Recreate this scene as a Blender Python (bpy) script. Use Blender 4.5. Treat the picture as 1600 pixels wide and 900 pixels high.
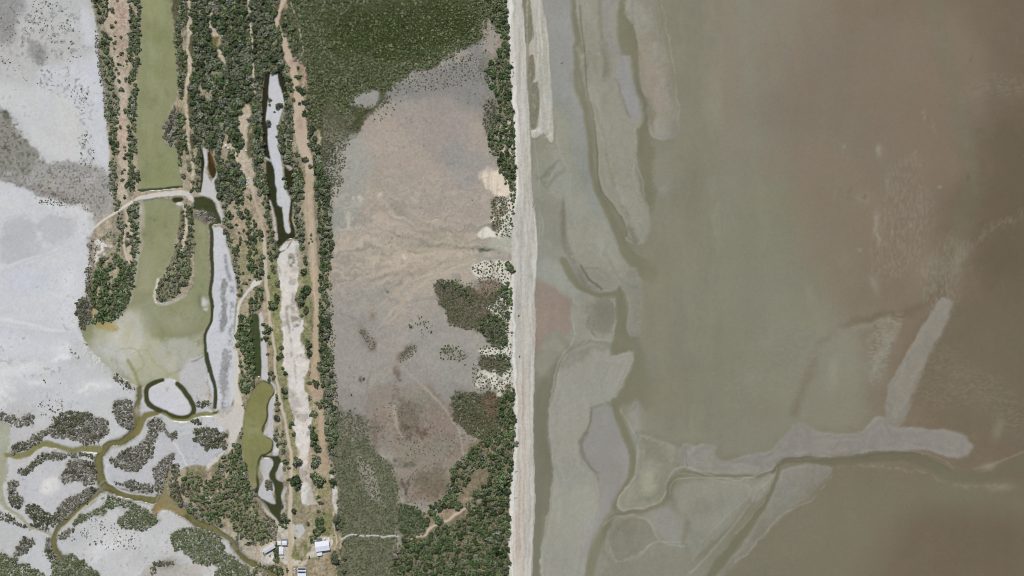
import bpy, math, random
import numpy as np
random.seed(7); RNG = np.random.RandomState(11)
# ------------------------------------------------------------------ camera, sky, sun, exposure
scene = bpy.context.scene
for o in list(bpy.data.objects): bpy.data.objects.remove(o)
CAM_H = 3200.0
cd = bpy.data.cameras.new("camera"); cam = bpy.data.objects.new("camera", cd)
scene.collection.objects.link(cam); scene.camera = cam
cam.location = (0, 0, CAM_H); cam.rotation_euler = (0, 0, 0)
cd.sensor_width = 36.0; cd.lens = 36.0 * CAM_H / 1600.0
cd.clip_start = 10.0; cd.clip_end = 20000.0
SUN_EL = math.radians(55); SUN_AZ = math.radians(-14)          # azimuth from +Y (top of the picture) towards +X
world = bpy.data.worlds.new("World"); scene.world = world; world.use_nodes = True
wn = world.node_tree; bg = wn.nodes["Background"]
sky = wn.nodes.new("ShaderNodeTexSky"); sky.sky_type = 'NISHITA'; sky.sun_disc = False
sky.sun_elevation = SUN_EL; sky.sun_rotation = SUN_AZ; sky.altitude = 300
wn.links.new(sky.outputs[0], bg.inputs[0]); bg.inputs[1].default_value = 0.08
sd_ = bpy.data.lights.new("sun", 'SUN'); sd_.energy = 3.1; sd_.angle = math.radians(0.5); sd_.color = (1.0, 0.965, 0.92)
sun = bpy.data.objects.new("sun", sd_); scene.collection.objects.link(sun)
sun.rotation_euler = (math.pi/2 - SUN_EL, 0, math.pi - SUN_AZ)
vs = scene.view_settings; vs.view_transform = 'Standard'; vs.look = 'None'; vs.exposure = 0.0; vs.gamma = 1.0
vs.use_curve_mapping = False
scene.cycles.filter_width = 1.1

# ------------------------------------------------------------------ map of the place (1 unit = 1 m, x east, y south of the north-west corner)
S = 1.25; X0, X1, Y0, Y1 = -60.0, 1660.0, -60.0, 960.0
xs = np.arange(X0, X1 + .1, S); ys = np.arange(Y0, Y1 + .1, S)
W, H = len(xs), len(ys)
GX, GY = np.meshgrid(xs, ys); GX = GX.astype(np.float32); GY = GY.astype(np.float32)
def vn(sx, sy, seed):
    r = np.random.RandomState(seed); nx = int((X1-X0)/sx)+4; ny = int((Y1-Y0)/sy)+4
    t = r.rand(ny, nx).astype(np.float32)
    ox, oy = r.rand(2)
    u = (xs-X0)/sx+ox; v = (ys-Y0)/sy+oy
    iu = u.astype(int); iv = v.astype(int); fu = (u-iu).astype(np.float32); fv = (v-iv).astype(np.float32)
    fu = fu*fu*(3-2*fu); fv = (fv*fv*(3-2*fv))[:, None]
    a = t[iv][:, iu]; b = t[iv][:, iu+1]; c = t[iv+1][:, iu]; d = t[iv+1][:, iu+1]
    return (a*(1-fu)+b*fu)*(1-fv)+(c*(1-fu)+d*fu)*fv
def fbm(sx, sy=None, seed=0, o=4):                                # about -1..1
    sy = sy or sx; s = 0; amp = 1; tot = 0
    for k in range(o):
        if min(sx, sy) < .9*S: break
        s = s + amp*(vn(sx, sy, seed*17+k)-.5); tot += amp*.5; amp *= .55; sx /= 2.03; sy /= 2.03
    return s/tot*1.5
N1 = fbm(16, seed=1, o=4); N2 = fbm(16, seed=2, o=4)
NM = fbm(45, seed=3, o=5); NF = fbm(6, seed=4, o=3); NL = fbm(170, seed=5, o=4); NX = fbm(2.6, seed=6, o=1)
def remap(f, k):                                                   # sample field f at coordinates bent by noise (bends straight streaks)
    j = np.clip(np.round((GX+N1*k*.6+NM*k-X0)/S).astype(int), 0, W-1); i = np.clip(np.round((GY+N2*k*.6+NL*k-Y0)/S).astype(int), 0, H-1)
    return f[i, j]
C = np.zeros((H, W, 3), np.float32); K = np.zeros((H, W), np.uint8); Z = np.full((H, W), .6, np.float32)
NT = np.zeros((H, W), np.float32)                                  # where no tree grows
KEYS = {0:(0,0,1),1:(0,0,3),2:(140,0,3),3:(0,280,3),4:(140,280,3),5:(0,560,2.647),6:(140,560,2.647),7:(340,0,3),8:(340,280,3),
 9:(340,560,2.647),10:(400,820,11.25),11:(560,0,3),12:(560,280,2.8125),13:(500,560,2.647),14:(780,0,2.044),15:(780,420,1.875),16:(1100,400,1.8),17:(800,450,2),18:(800,0,2)}
def pts(k, s):
    ox, oy, sc = KEYS[k]
    return np.array([[ox+float(a)/sc, oy+float(b)/sc] for a, b in (p.split(',') for p in s.split())], np.float32)
def smooth(p, closed, n=3):
    if len(p) < 3: return p
    m = len(p); out = []
    idx = (lambda i: p[i % m]) if closed else (lambda i: p[min(max(i, 0), m-1)])
    for i in range(m if closed else m-1):
        a, b, c, d = idx(i-1), idx(i), idx(i+1), idx(i+2)
        for t in np.linspace(0, 1, n, endpoint=False):
            out.append(.5*((2*b)+(c-a)*t+(2*a-5*b+4*c-d)*t*t+(3*b-a-3*c+d)*t**3))
    if not closed: out.append(p[-1])
    return np.array(out, np.float32)
def box(p, m):
    a = np.maximum(np.floor((p.min(0)-m-[X0, Y0])/S), 0).astype(int); b = np.ceil((p.max(0)+m-[X0, Y0])/S).astype(int)+1
    return slice(min(a[1], H), max(min(b[1], H), 0)), slice(min(a[0], W), max(min(b[0], W), 0))
def segd(px, py, p, closed, w=None):
    d = np.full(px.shape, 1e9, np.float32); ins = np.zeros(px.shape, bool); n = len(p)
    for i in range(n if closed else n-1):
        a = p[i]; b = p[(i+1) % n]; e = b-a; L2 = float(e@e)+1e-6
        t = np.clip(((px-a[0])*e[0]+(py-a[1])*e[1])/L2, 0, 1)
        q = np.hypot(px-a[0]-t*e[0], py-a[1]-t*e[1])
        if w is not None: q = q-(w[i]*(1-t)+w[i+1]*t)
        d = np.minimum(d, q)
        if closed:
            c = (a[1] > py) != (b[1] > py)
            ins ^= c & (px < a[0]+(py-a[1])*e[0]/(e[1] if abs(e[1]) > 1e-6 else 1e-6))
    return np.where(ins, -d, d) if closed else d
def srgb(c): 
    c = np.array(c, np.float32)/255.; return np.where(c <= .04045, c/12.92, ((c+.055)/1.055)**2.4)
def comp(sl, m, col, a, kl, z, nt):
    if col is not None:
        mm = (m*a)[..., None]; C[sl] = C[sl]*(1-mm)+srgb(col)*mm
    if kl is not None: K[sl][m > .5] = kl
    if z is not None: Z[sl] = Z[sl]*(1-m)+z*m
    if nt is not None: NT[sl] = np.maximum(NT[sl], m) if nt else np.minimum(NT[sl], 1-m)
def shp(p, closed, soft, w, rad=None, n=None):
    sl = box(p, soft+w*1.5+3+(max(rad) if rad is not None else 0))
    if sl[0].stop <= sl[0].start or sl[1].stop <= sl[1].start: return sl, None, None
    px = GX[sl]+N1[sl]*w; py = GY[sl]+N2[sl]*w
    d = segd(px, py, p, closed, rad)
    de = d+(NM[sl]*soft*(.9 if soft < 15 else .45)+NF[sl]*min(soft*.35, 3)+NX[sl]*1.2 if soft >= 2.5 and rad is None else 0)
    m = np.clip(.5-de/(2*soft), 0, 1); m = m*m*(3-2*m)
    if n: f, lo, hi = n; m = m*np.clip((f[sl]-lo)/(hi-lo), 0, 1)
    return sl, m, d
def P(k, s, col, soft=1.5, a=1, kl=None, z=None, w=2.5, nt=None, n=None, sm=True):   # filled outline
    p = pts(k, s); p = smooth(p, True) if sm else p
    sl, m, d = shp(p, True, soft, w, None, n)
    if m is not None: comp(sl, m, col, a, kl, z, nt)
    return sl, m, d
def L(k, s, wd, col, soft=1.2, a=1, kl=None, z=None, w=1.5, nt=None, n=None):          # line with a width in metres
    p = pts(k, s); r = np.interp(np.linspace(0, 1, len(p)), np.linspace(0, 1, len(wd)), wd) if isinstance(wd, (list, tuple)) else np.full(len(p), wd)
    q = smooth(p, False); r = np.interp(np.linspace(0, 1, len(q)), np.linspace(0, 1, len(p)), r)/2
    sl, m, d = shp(q, False, soft, w, r, n)
    if m is not None: comp(sl, m, col, a, kl, z, nt)
def G(x, y, rx, ry, ang, col, a, n=None):                                            # soft patch
    p = np.array([[x, y]], np.float32); sl = box(p, 2.4*max(rx, ry))
    if sl[0].stop <= sl[0].start or sl[1].stop <= sl[1].start: return
    dx = GX[sl]-x+N1[sl]*4; dy = GY[sl]-y+N2[sl]*4; c, s_ = math.cos(math.radians(ang)), math.sin(math.radians(ang))
    m = np.exp(-(((dx*c+dy*s_)/rx)**2+((-dx*s_+dy*c)/ry)**2))
    if n: f, lo, hi = n; m = m*np.clip((f[sl]-lo)/(hi-lo), 0, 1)
    comp(sl, m, col, a, None, None, None)
(GROUND, SALT, MUD, BEACH, SEA, BANK, LAGOON, CREEK, POND, TRACK, MARSH, PATH) = range(12)
WL = -.25                                                          # water level of the ponds
SP = (NF, .15, .5)                                                 # small broken speckle
SPM = (fbm(3.4, seed=31, o=2), .25, .6)
SPB = (fbm(9, seed=32, o=3), .0, .35)
SPL = (fbm(24, seed=33, o=4), -.1, .35)
STV = remap(fbm(3, 60, seed=34, o=3), 3)                           # north-south streaks
STH = remap(fbm(70, 5, seed=35, o=4), 26)                          # flow streaks across the mud

# ---- base zones
C[:] = srgb((150, 142, 124)); K[:] = GROUND
P(0, "-90,-90 150,-90 152,40 160,90 166,170 174,250 180,320 150,350 138,380 136,420 140,470 128,520 150,570 240,600 330,640 360,660 330,740 420,870 420,990 -90,990", (192, 192, 190), 3, kl=SALT, w=4)
P(0, "498,-90 790,-90 798,100 801,200 806,300 800,400 803,600 808,720 802,990 530,990 522,700 512,500 508,300 498,200", (161, 152, 141), 3, kl=MUD)
P(0, "833,-90 836,330 838,990 1750,990 1750,-90", (133, 130, 112), 1, kl=SEA, z=WL, w=1)

# ---- western salt flat
P(1, "-200,-200 440,-200 440,60 440,200 300,300 200,360 120,420 0,480 -200,480", (188, 187, 181), 12, a=.9)
P(1, "-200,-100 60,-40 110,0 90,90 60,190 0,210 -200,200", (134, 132, 126), 12, a=.75)
P(1, "40,150 110,60 200,30 380,20 420,200 380,270 200,290 60,260 0,330 -60,300 -60,200", (132, 132, 126), 8, a=.6, n=SP)
P(1, "150,200 210,240 200,300 150,260", (120, 120, 112), 5, a=.6)
P(1, "380,20 420,50 440,110 430,200 400,200 360,100", (201, 203, 208), 8, a=.9)
P(1, "200,340 300,300 400,280 455,300 480,440 500,600 520,760 470,770 420,700 380,600 330,480 260,420 200,400", (201, 203, 207), 8, a=.9)
P(1, "-50,360 100,400 250,420 340,500 390,640 400,740 330,760 240,740 150,650 90,560 40,520 -50,500", (203, 203, 197), 10, a=.9)
P(1, "190,280 250,330 260,400 210,400 180,350", (120, 120, 112), 5, a=.7, n=SPM)
P(1, "200,330 330,320 430,420 440,560 380,560 330,460 240,420", (135, 135, 128), 8, a=.55, n=SPM)
P(1, "380,560 430,640 440,760 400,770 370,690", (110, 108, 100), 5, a=.7, n=SPM)
P(0, "-40,165 5,170 14,172 25,195 45,222 68,246 95,256 150,258 172,268 178,300 180,330 160,346 143,352 135,325 110,318 70,306 40,293 0,280 -40,270", (162, 157, 147), 4, w=5)
P(0, "-40,168 14,172 22,195 45,222 60,246 45,275 0,268 -40,262", (130, 129, 104), 6, a=.6, w=5)
P(0, "-40,168 14,172 40,215 68,246 150,262 172,280 150,345 110,318 40,293 0,280 -40,270", (98, 96, 84), 3, a=.6, n=SPM)
P(0, "4,172 14,176 12,186 4,184", (80, 82, 66), 2, a=.7)
L(0, "-40,262 0,278 20,288 45,298 75,304 105,312", [8, 10, 14, 12, 6], (128, 112, 102), 4, a=.65, w=4)
L(0, "0,279 14,284 30,292", [4, 3], (92, 78, 70), 2, a=.6, w=3)
P(0, "-90,282 0,282 38,295 68,307 110,320 134,330 138,352 141,370 137,390 141,420 139,450 132,465 122,490 124,515 145,535 175,545 215,590 180,610 100,600 -90,600", (201, 203, 206), 2.5, w=3)
P(0, "12,350 28,338 42,342 52,362 55,395 35,412 8,410 2,380", (184, 184, 186), 7, a=.9); G(20, 435, 28, 22, 0, (192, 197, 214), .5)
P(0, "66,345 90,335 118,345 122,362 95,375 72,372", (186, 187, 189), 7, a=.9); G(60, 395, 30, 10, -14, (186, 188, 190), .7)
G(10, 320, 30, 18, 20, (213, 213, 211), .6); G(105, 470, 22, 60, 0, (207, 210, 215), .6); G(60, 520, 70, 14, 8, (190, 194, 199), .55)
L(0, "-40,420 5,417 40,407 80,393 120,376 138,366", 3.5, (208, 209, 210), 2, a=.8, w=1.5); L(0, "0,421 40,412 88,396 125,380", 1.5, (209, 210, 210), 1.5, a=.6)
L(0, "-40,494 0,499 40,506 80,515 98,517", 5, (212, 214, 216), 2, a=.75); L(0, "0,507 50,514 90,518", 2, (211, 213, 215), 1.6, a=.5); L(0, "0,542 40,545 75,545 100,530 130,492 140,470", 2, (208, 210, 212), 1.6, a=.45)
L(0, "45,455 56,449 68,447 76,443", 2.5, (158, 160, 150), 2, a=.6, n=SP); L(0, "35,462 50,460", 2, (165, 166, 158), 2, a=.5, n=SP)
P(0, "-60,560 0,568 30,560 75,550 115,540 130,560 165,560 200,590 210,640 190,680 160,690 60,660 -60,655", (196, 197, 196), 8)
for q in ((40, 575, 40, 10, 0), (5, 600, 16, 22, 0), (100, 545, 26, 8, -20), (150, 604, 26, 9, -8), (60, 598, 20, 6, 5), (20, 582, 26, 6, 0)): G(*q, (218, 217, 214), .75)
for s_ in ("-40,575 10,560 40,570 80,560 110,548 118,556 80,572 50,582 20,590 30,610 10,640 -40,640", "110,540 140,533 150,548 125,560 108,556", "125,610 140,602 165,600 172,608 150,615 130,618"): P(0, s_, (224, 223, 220), 3, a=.9, w=6, n=(NM+.5*NF, -.5, .15))
G(32, 640, 22, 14, 0, (176, 175, 172), .6); G(90, 620, 60, 16, 0, (188, 189, 192), .5); G(10, 565, 30, 8, 0, (150, 150, 146), .6, SP)
P(5, "100,50 230,20 240,60 110,70", (150, 150, 140), 4, a=.6, n=SP); P(5, "170,190 230,190 220,230 180,230", (122, 128, 104), 5, a=.5, n=SP)
P(5, "70,250 130,220 160,250 120,290 70,290", (140, 138, 130), 5, a=.7, n=SP)
# area below the creeks
P(5, "0,650 60,650 90,700 60,780 30,830 -80,840 -80,640", (188, 188, 185), 5)
P(5, "80,480 180,420 260,415 380,470 390,510 340,540 230,640 150,600 100,590 75,530", (191, 190, 192), 4)
P(5, "180,500 230,490 240,540 190,570 165,540", (214, 212, 204), 5)
P(5, "250,760 330,690 430,650 480,650 600,720 740,720 900,760 1000,900 560,900 400,880 300,800", (196, 195, 192), 5)
G(170, 852, 26, 10, -22, (217, 214, 208), .8); G(155, 872, 14, 5, -40, (214, 210, 204), .8); G(120, 845, 20, 14, 0, (185, 184, 182), .7); G(230, 870, 30, 14, 0, (186, 184, 180), .7)
P(6, "230,870 300,840 400,850 470,880 470,980 200,980", (178, 172, 158), 5, a=.9); G(265, 880, 18, 9, -8, (130, 134, 112), .7); G(310, 888, 16, 8, 10, (196, 180, 160), .6)
P(6, "290,300 360,340 430,300 560,330 580,370 500,440 400,480 350,380 300,340", (184, 184, 186), 5); P(6, "80,420 170,470 270,430 330,330 380,380 290,560 150,540 80,480", (190, 188, 190), 4)
L(6, "350,350 375,390 400,440 440,450", 2, (210, 209, 208), 1.5); L(6, "440,452 490,460 520,470", 3, (190, 184, 178), 2)

# ---- sandy strip with trees, west of the lagoon
P(1, "500,-120 668,-120 668,60 650,300 640,600 645,900 640,1000 660,1150 655,1300 645,1400 560,1330 560,1100 530,900 520,700 500,560 480,420 470,300 460,150 440,60 425,-120", (137, 131, 112), 3, kl=GROUND)
P(1, "510,-60 610,-60 610,150 600,280 605,420 598,560 605,700 605,900 610,1000 625,1120 620,1250 580,1250 590,1100 575,1000 550,900 555,700 545,560 560,470 540,400 530,280 515,170 495,90", (186, 172, 155), 4, w=4)
P(1, "540,20 590,20 590,180 560,260 545,150", (172, 150, 138), 8, a=.8); P(1, "560,580 590,580 590,720 565,760", (188, 168, 150), 5, a=.8)
P(3, "405,270 430,260 435,330 440,480 430,560 395,600 370,640 360,600 400,540 415,400", (138, 124, 115), 3, n=(NF, -.6, .2)); P(3, "440,260 490,260 560,290 540,320 470,380 440,400", (206, 203, 196), 4, n=(NF, -.2, .2)); P(3, "480,255 565,265 560,300 500,300", (120, 122, 100), 4, a=.8)
P(3, "520,120 560,150 565,240 530,250 500,180", (128, 108, 100), 5, a=.6, n=SP); G(170, 352, 5, 10, 0, (190, 188, 184), .5)
P(3, "440,480 470,370 540,350 600,420 610,520 580,630 500,675 440,665 425,560", (96, 98, 74), 3, kl=GROUND, z=1); P(3, "425,590 450,600 445,650 425,640", (178, 165, 125), 2)
P(3, "365,600 400,560 430,600 430,680 470,740 430,735 375,690", (120, 116, 104), 2.5); P(3, "330,760 450,770 500,860 470,900 330,860", (192, 192, 190), 5, a=.7)
L(0, "206,316 192,324 178,334 165,342 152,352 140,362", [5, 3.5, 3], (208, 202, 190), 1, kl=TRACK, z=.7, w=.6, nt=1)
L(0, "196,352 194,380 198,408", [2.5, 2.5], (200, 188, 168), 1, nt=1); L(0, "204,345 207,372", 2, (196, 186, 168), 1, nt=1); L(0, "197,353 204,346", 2, (196, 186, 168), 1)

# ---- lagoons
LG = (140, 143, 105)
P(2, "255,-120 240,130 232,230 228,330 222,450 216,560 222,680 228,800 228,895 300,888 430,880 428,830 410,760 412,700 400,685 360,678 347,650 352,600 360,560 385,500 412,460 410,330 400,200 412,100 415,-120", LG, 1.2, kl=LAGOON, z=WL, w=1.2, nt=1)
L(2, "250,-60 240,130 232,230 226,330 220,450 216,560 222,680 230,800 232,880", 5, (150, 146, 116), 2.5, a=.8)
G(247, 55, 14, 14, 0, (122, 128, 84), .8); G(247, 112, 13, 12, 0, (124, 131, 84), .7); G(262, 90, 14, 60, 0, (134, 138, 94), .5); G(247, 150, 18, 30, 0, (146, 147, 110), .7); G(250, 270, 22, 22, 0, (134, 140, 92), .6); G(240, 20, 14, 30, 0, (143, 146, 100), .6)
G(272, 15, 8, 6, 0, (106, 110, 82), .4, SP); L(2, "412,470 395,500 375,535 360,580 355,640", 2, (112, 118, 92), 2, a=.5); L(2, "265,600 268,700 262,850", 2, (128, 132, 92), 2, a=.5); L(2, "310,560 318,680 330,800", 2, (130, 134, 94), 3, a=.5); L(2, "395,690 360,720 300,740", 2, (124, 128, 98), 2.5, a=.4)
P(2, "360,560 395,510 420,540 415,660 400,690 360,676 345,650 352,600", (148, 144, 134), 2, kl=GROUND, z=.3, nt=0)
L(0, "217,297 240,296 262,294 284,292", 4.5, (66, 74, 56), 1, kl=POND, z=WL, w=.8, nt=1)  # dark shadow line at the lagoon's south bank, painted in as pond water
# central flooded basin south of the causeway
P(4, "245,108 330,92 400,100 428,110 425,200 405,290 380,370 345,450 318,470 308,500 300,570 340,590 400,570 450,540 490,480 490,300 490,190 500,140 560,150 600,205 560,210 560,350 560,530 570,600 560,680 530,720 530,800 550,900 400,960 300,980 200,960 100,900 30,830 -20,760 -30,700 30,665 100,660 170,620 200,520 215,400 225,330 240,250 230,170", (140, 142, 108), 1.6, kl=LAGOON, z=WL, w=2.5, nt=1)
L(4, "235,105 236,170 245,220 232,280 225,340 212,420 210,500 196,560 172,620 130,660", [12, 11, 9, 6, 5], (168, 162, 140), 3, a=.9, w=4); L(4, "238,110 232,180 236,230 222,330 214,410", 5, (192, 190, 182), 2, a=.6, w=3, n=(NF, -.3, .2))
P(4, "240,330 330,380 300,520 320,600 400,640 480,600 520,680 400,720 280,640 210,640 215,500", (151, 152, 122), 9, a=.8)
P(4, "60,680 200,620 280,640 300,740 420,760 520,740 540,830 540,960 330,1000 180,960 60,860 0,760", (176, 175, 150), 9, a=.95)
P(4, "100,700 200,640 250,700 240,800 160,860 80,800", (187, 186, 172), 7, a=.95); P(4, "320,760 450,750 520,830 520,890 400,900 330,860", (182, 182, 166), 7, a=.9)
P(4, "30,665 100,668 130,700 100,720 50,700", (166, 152, 98), 4, a=.9); P(4, "250,440 300,470 280,560 290,640 330,700 300,740 240,640 230,520", (150, 150, 124), 6, a=.6); G(203, 520, 10, 22, 20, (166, 162, 120), .5)
G(275, 490, 22, 8, 10, (128, 132, 94), .6, SPM); G(312, 505, 13, 22, 0, (128, 132, 88), .6, SP); G(315, 470, 6, 8, 0, (100, 106, 70), .8); G(310, 540, 6, 10, 30, (128, 130, 84), .7, SP); G(308, 558, 12, 4, 20, (120, 124, 80), .6, SP); G(245, 340, 14, 18, 0, (130, 136, 92), .6); G(262, 370, 14, 30, 20, (134, 138, 94), .6, SP); G(240, 400, 10, 16, 0, (152, 148, 110), .5)
L(4, "60,780 120,800 200,790 250,850 220,900", 2.5, (152, 150, 112), 2, a=.6, w=5); L(4, "170,930 230,960 330,940 420,900 480,850 530,820", [2, 4, 6], (148, 150, 108), 2.5, a=.6, w=5); L(4, "200,820 260,800 330,880 400,930", 2, (158, 156, 120), 2, a=.6, w=5)
G(165, 550, 26, 14, 0, (188, 188, 182), .8); G(185, 575, 20, 14, 30, (184, 184, 176), .8); G(300, 590, 20, 14, 0, (176, 178, 150), .7); G(290, 640, 16, 6, 0, (150, 150, 110), .3)
P(4, "470,850 540,830 550,900 545,1150 510,1150 470,1090 420,1010 430,930", (188, 186, 186), 3, kl=SALT, z=.3); P(6, "450,110 500,60 520,200 450,200 430,150", (186, 184, 184), 4, a=.8); L(0, "300,566 312,560 322,553", 3, (132, 132, 90), 1.2, a=.8)
P(4, "500,150 560,150 610,195 595,205 560,200 545,215 510,190 490,180 495,160", (128, 120, 112), 1.5, kl=GROUND, z=.3, nt=0); G(316, 361, 6, 4, 0, (150, 145, 130), .7)
for x, y, r in ((322, 472, 5.5), (321, 483, 3), (276, 377, 2.5), (279, 317, 4)): G(x, y, r, r, 0, (200, 200, 194), 1)
# salt strip east of the dark channel, and its road
P(4, "570,230 590,225 622,228 650,300 668,400 690,470 700,560 695,640 690,760 690,900 688,960 640,1150 610,1190 590,1080 570,1000 555,900 540,780 570,660 575,480 580,340", (200, 201, 205), 1.5, kl=SALT, z=.8, w=1.5, nt=1)
P(4, "610,490 630,470 640,500 645,600 640,680 625,720 610,700 615,600", (146, 147, 143), 2.5); P(4, "620,820 650,800 660,880 640,1000 630,1090 610,1000", (158, 158, 158), 2.5); L(4, "632,360 645,430 665,500 670,600 665,700 660,770", [5, 7, 8], (140, 137, 142), 2.5, a=.85, n=(NF, -.4, .3)); L(4, "660,800 665,880 668,960", 3, (120, 118, 110), 2, a=.8, n=SP); G(354, 600, 4, 30, 0, (150, 150, 152), .6)
P(2, "525,690 548,700 558,740 548,800 572,850 600,800 602,900 625,960 630,1020 612,1050 595,960 560,925 500,910 480,900 520,880 532,780", (197, 194, 190), 1.3, kl=SALT, z=.7, w=1.2, nt=1)
P(2, "555,715 585,710 595,760 595,815 578,838 560,800 555,770", (64, 52, 34), 1.2, kl=POND, z=WL, w=1, nt=1); P(2, "568,725 584,722 585,770 572,770", (96, 70, 34), 2, a=.8)
L(2, "524,695 530,760 524,830 520,900", [3, 6, 6, 3], (44, 48, 32), 1, kl=POND, z=WL, w=.8, nt=1)
P(4, "487,90 510,82 545,85 580,105 595,140 620,200 600,208 575,165 540,150 490,140", (66, 72, 48), 1.2, kl=POND, z=WL, w=1, nt=1); P(4, "387,92 400,85 435,88 440,100 420,108 392,108", (56, 60, 40), 1, kl=POND, z=WL, w=.6, nt=1)
L(4, "572,212 566,222 573,260 572,350 576,450 566,530 575,600 571,660 549,710 541,780 546,850 560,900", [5, 5.5, 5, 4.5, 5.5], (62, 68, 46), 1, kl=CREEK, z=WL, w=1.2, nt=1)
L(6, "483,-20 490,20 505,70 520,130 519,205", [6, 6, 5.5], (62, 68, 46), 1, kl=CREEK, z=WL, w=1, nt=1); L(4, "600,208 585,208 572,215", 3, (74, 74, 50), 1, kl=CREEK, z=WL, nt=1)
# causeway
L(4, "212,100 240,88 300,77 400,64 450,68 473,85 474,105 455,118 410,118", [5, 8, 8, 9, 9, 4], (201, 196, 188), 1.2, kl=TRACK, z=1.3, w=1.2, nt=1)
L(4, "225,100 300,90 400,78 450,82", .9, (140, 134, 118), 1, a=.7); L(4, "230,95 300,84 400,71 450,75", 1.6, (214, 210, 202), .9, a=.9)
# middle spit
P(4, "440,110 480,105 488,180 490,300 488,400 475,450 450,500 400,545 340,575 308,560 315,490 345,450 372,400 400,300 420,200 425,140", (128, 122, 102), 1.8, kl=GROUND, z=.9, w=2, nt=0)
L(4, "440,120 450,180 452,250 440,290 430,340", [4, 5, 6, 6, 3], (196, 182, 160), 1.5, nt=1); G(273, 418, 3, 7, 20, (186, 170, 150), .8); L(4, "318,470 308,520 308,570 340,588 400,570 450,540", [4, 4, 3], (200, 194, 184), 1.5, a=.9, nt=1)

# ---- woodland between the lagoon and the marsh
P(0, "280,-90 476,-90 480,60 486,130 496,190 508,240 514,300 518,400 518,560 526,640 524,720 532,780 535,990 396,990 400,880 370,850 330,820 300,790 262,770 290,728 330,728 345,715 363,690 372,655 368,600 372,540 371,480 366,430 354,380 350,340 341,310 341,280 330,238 315,228 313,300 300,296 284,276 277,240 280,200 276,160 279,110 274,67", (141, 133, 112), 2, kl=GROUND, z=1, w=2)
P(0, "276,-90 476,-90 480,60 470,110 410,112 410,250 395,300 330,236 312,230 300,290 284,276 277,240 280,110", (94, 93, 72), 3, w=3)
P(2, "590,290 760,290 760,420 740,480 700,560 620,620 590,700 500,640 490,300", (78, 80, 62), 6, a=.6)
SA = (190, 177, 157)
L(2, "463,-60 465,50 468,120 470,170 455,230 468,290 465,360 450,450 455,520 465,580 455,650 470,710 482,790 482,880", [3, 5, 8, 4, 6, 9, 5, 4, 6, 10, 3, 5, 4], SA, 1.6, nt=1, w=3)
L(2, "580,-60 580,30 568,70 565,110 585,160 590,205", [3, 4, 4, 8, 13, 8], SA, 1.8, nt=1, w=3); L(2, "600,230 620,265 640,310", [5, 7, 2], SA, 1.5, nt=1, w=3); P(2, "572,180 600,175 605,225 580,225", (122, 112, 78), 2.5, nt=1)
L(2, "745,-60 748,30 758,100 762,200 765,300 768,380 770,420 780,440", [3, 3.5, 4, 5, 4, 3], (197, 186, 165), 1.3, nt=1, w=1.5); L(2, "680,330 720,332 735,345", 2.5, (190, 182, 168), 1.3, nt=1)
P(2, "700,520 730,490 750,520 745,600 735,700 755,760 770,820 770,900 720,900 740,850 700,800 695,720 720,680 700,620", SA, 3, nt=1, w=4); L(2, "590,560 600,620", 7, (160, 148, 124), 2.5); L(2, "625,690 640,670 665,690 685,730 700,770", [6, 9, 8, 5, 4], SA, 1.5, nt=1, w=1.5)
P(8, "60,100 110,20 190,100 215,200 225,330 215,480 170,480 120,520 100,480 95,380 100,300 70,240", (166, 152, 130), 4, w=5); P(8, "150,290 200,290 215,420 190,480 140,460 130,560 100,540 90,400", (140, 138, 106), 4, a=.75)
P(8, "0,-10 90,-10 100,60 60,90 10,80", (100, 98, 76), 4)
P(8, "130,590 160,530 110,600 95,660 90,720 120,860 180,900 165,640 200,520 150,520", (88, 90, 66), 3); L(8, "95,590 88,640 85,700 88,770 100,800", 5, (126, 132, 92), 2, a=.9)
P(8, "240,400 280,380 300,480 300,620 310,760 320,880 280,900 260,760 245,600 240,500", (137, 138, 100), 3); P(8, "350,450 400,360 440,420 450,560 430,700 440,860 420,880 410,760 390,680 370,560", (130, 132, 98), 4)
P(9, "250,60 285,0 300,100 320,300 330,430 345,600 330,640 310,560 310,450 290,330 270,180", (137, 136, 102), 3); P(9, "360,120 400,60 420,200 440,420 470,500 480,700 480,900 440,900 400,560 395,350", (144, 138, 104), 5)
P(9, "330,620 400,590 470,560 490,700 480,900 370,900 330,820 320,700", (150, 140, 116), 4); P(9, "310,760 330,680 400,640 420,700 390,780 350,830 300,830", (126, 126, 94), 4, n=(NM, -.5, .1))
P(9, "390,700 440,640 470,660 470,760 400,740", (118, 122, 84), 5, a=.8); P(9, "400,830 470,800 480,890 380,890", (152, 138, 112), 4)
# tracks
TR = (196, 184, 166)
L(8, "150,-10 165,60 185,120 203,190 212,250 220,320 225,400 230,480 236,560 248,660 258,740 268,820 272,900", [4, 4, 5, 6, 5, 4, 3.5], TR, 1.1, kl=TRACK, z=1.05, nt=1)
L(9, "235,0 245,100 262,180 275,250 290,330 305,400 306,470 300,600 300,680 305,750 297,830 300,900 300,960", [3.5, 4, 4, 5, 6, 8, 8, 7], (194, 183, 163), 1.1, kl=TRACK, z=1.05, nt=1)
L(8, "180,60 200,130 215,230", 12, (172, 156, 134), 3, a=.7, nt=1); L(8, "215,520 225,620 240,760 250,880", 7, (170, 150, 124), 3, a=.5)
L(4, "800,480 770,500 740,530 712,570 697,620 690,700 685,760 690,830 695,900", [6, 4, 4, 6], (206, 201, 192), 1.1, kl=TRACK, z=1.1, nt=1); L(8, "200,490 175,490 160,505", [3, 9, 5], (214, 209, 198), 1.3, nt=1); L(4, "680,790 700,800 720,860 725,900", 5, (178, 162, 138), 2, nt=1)
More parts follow.
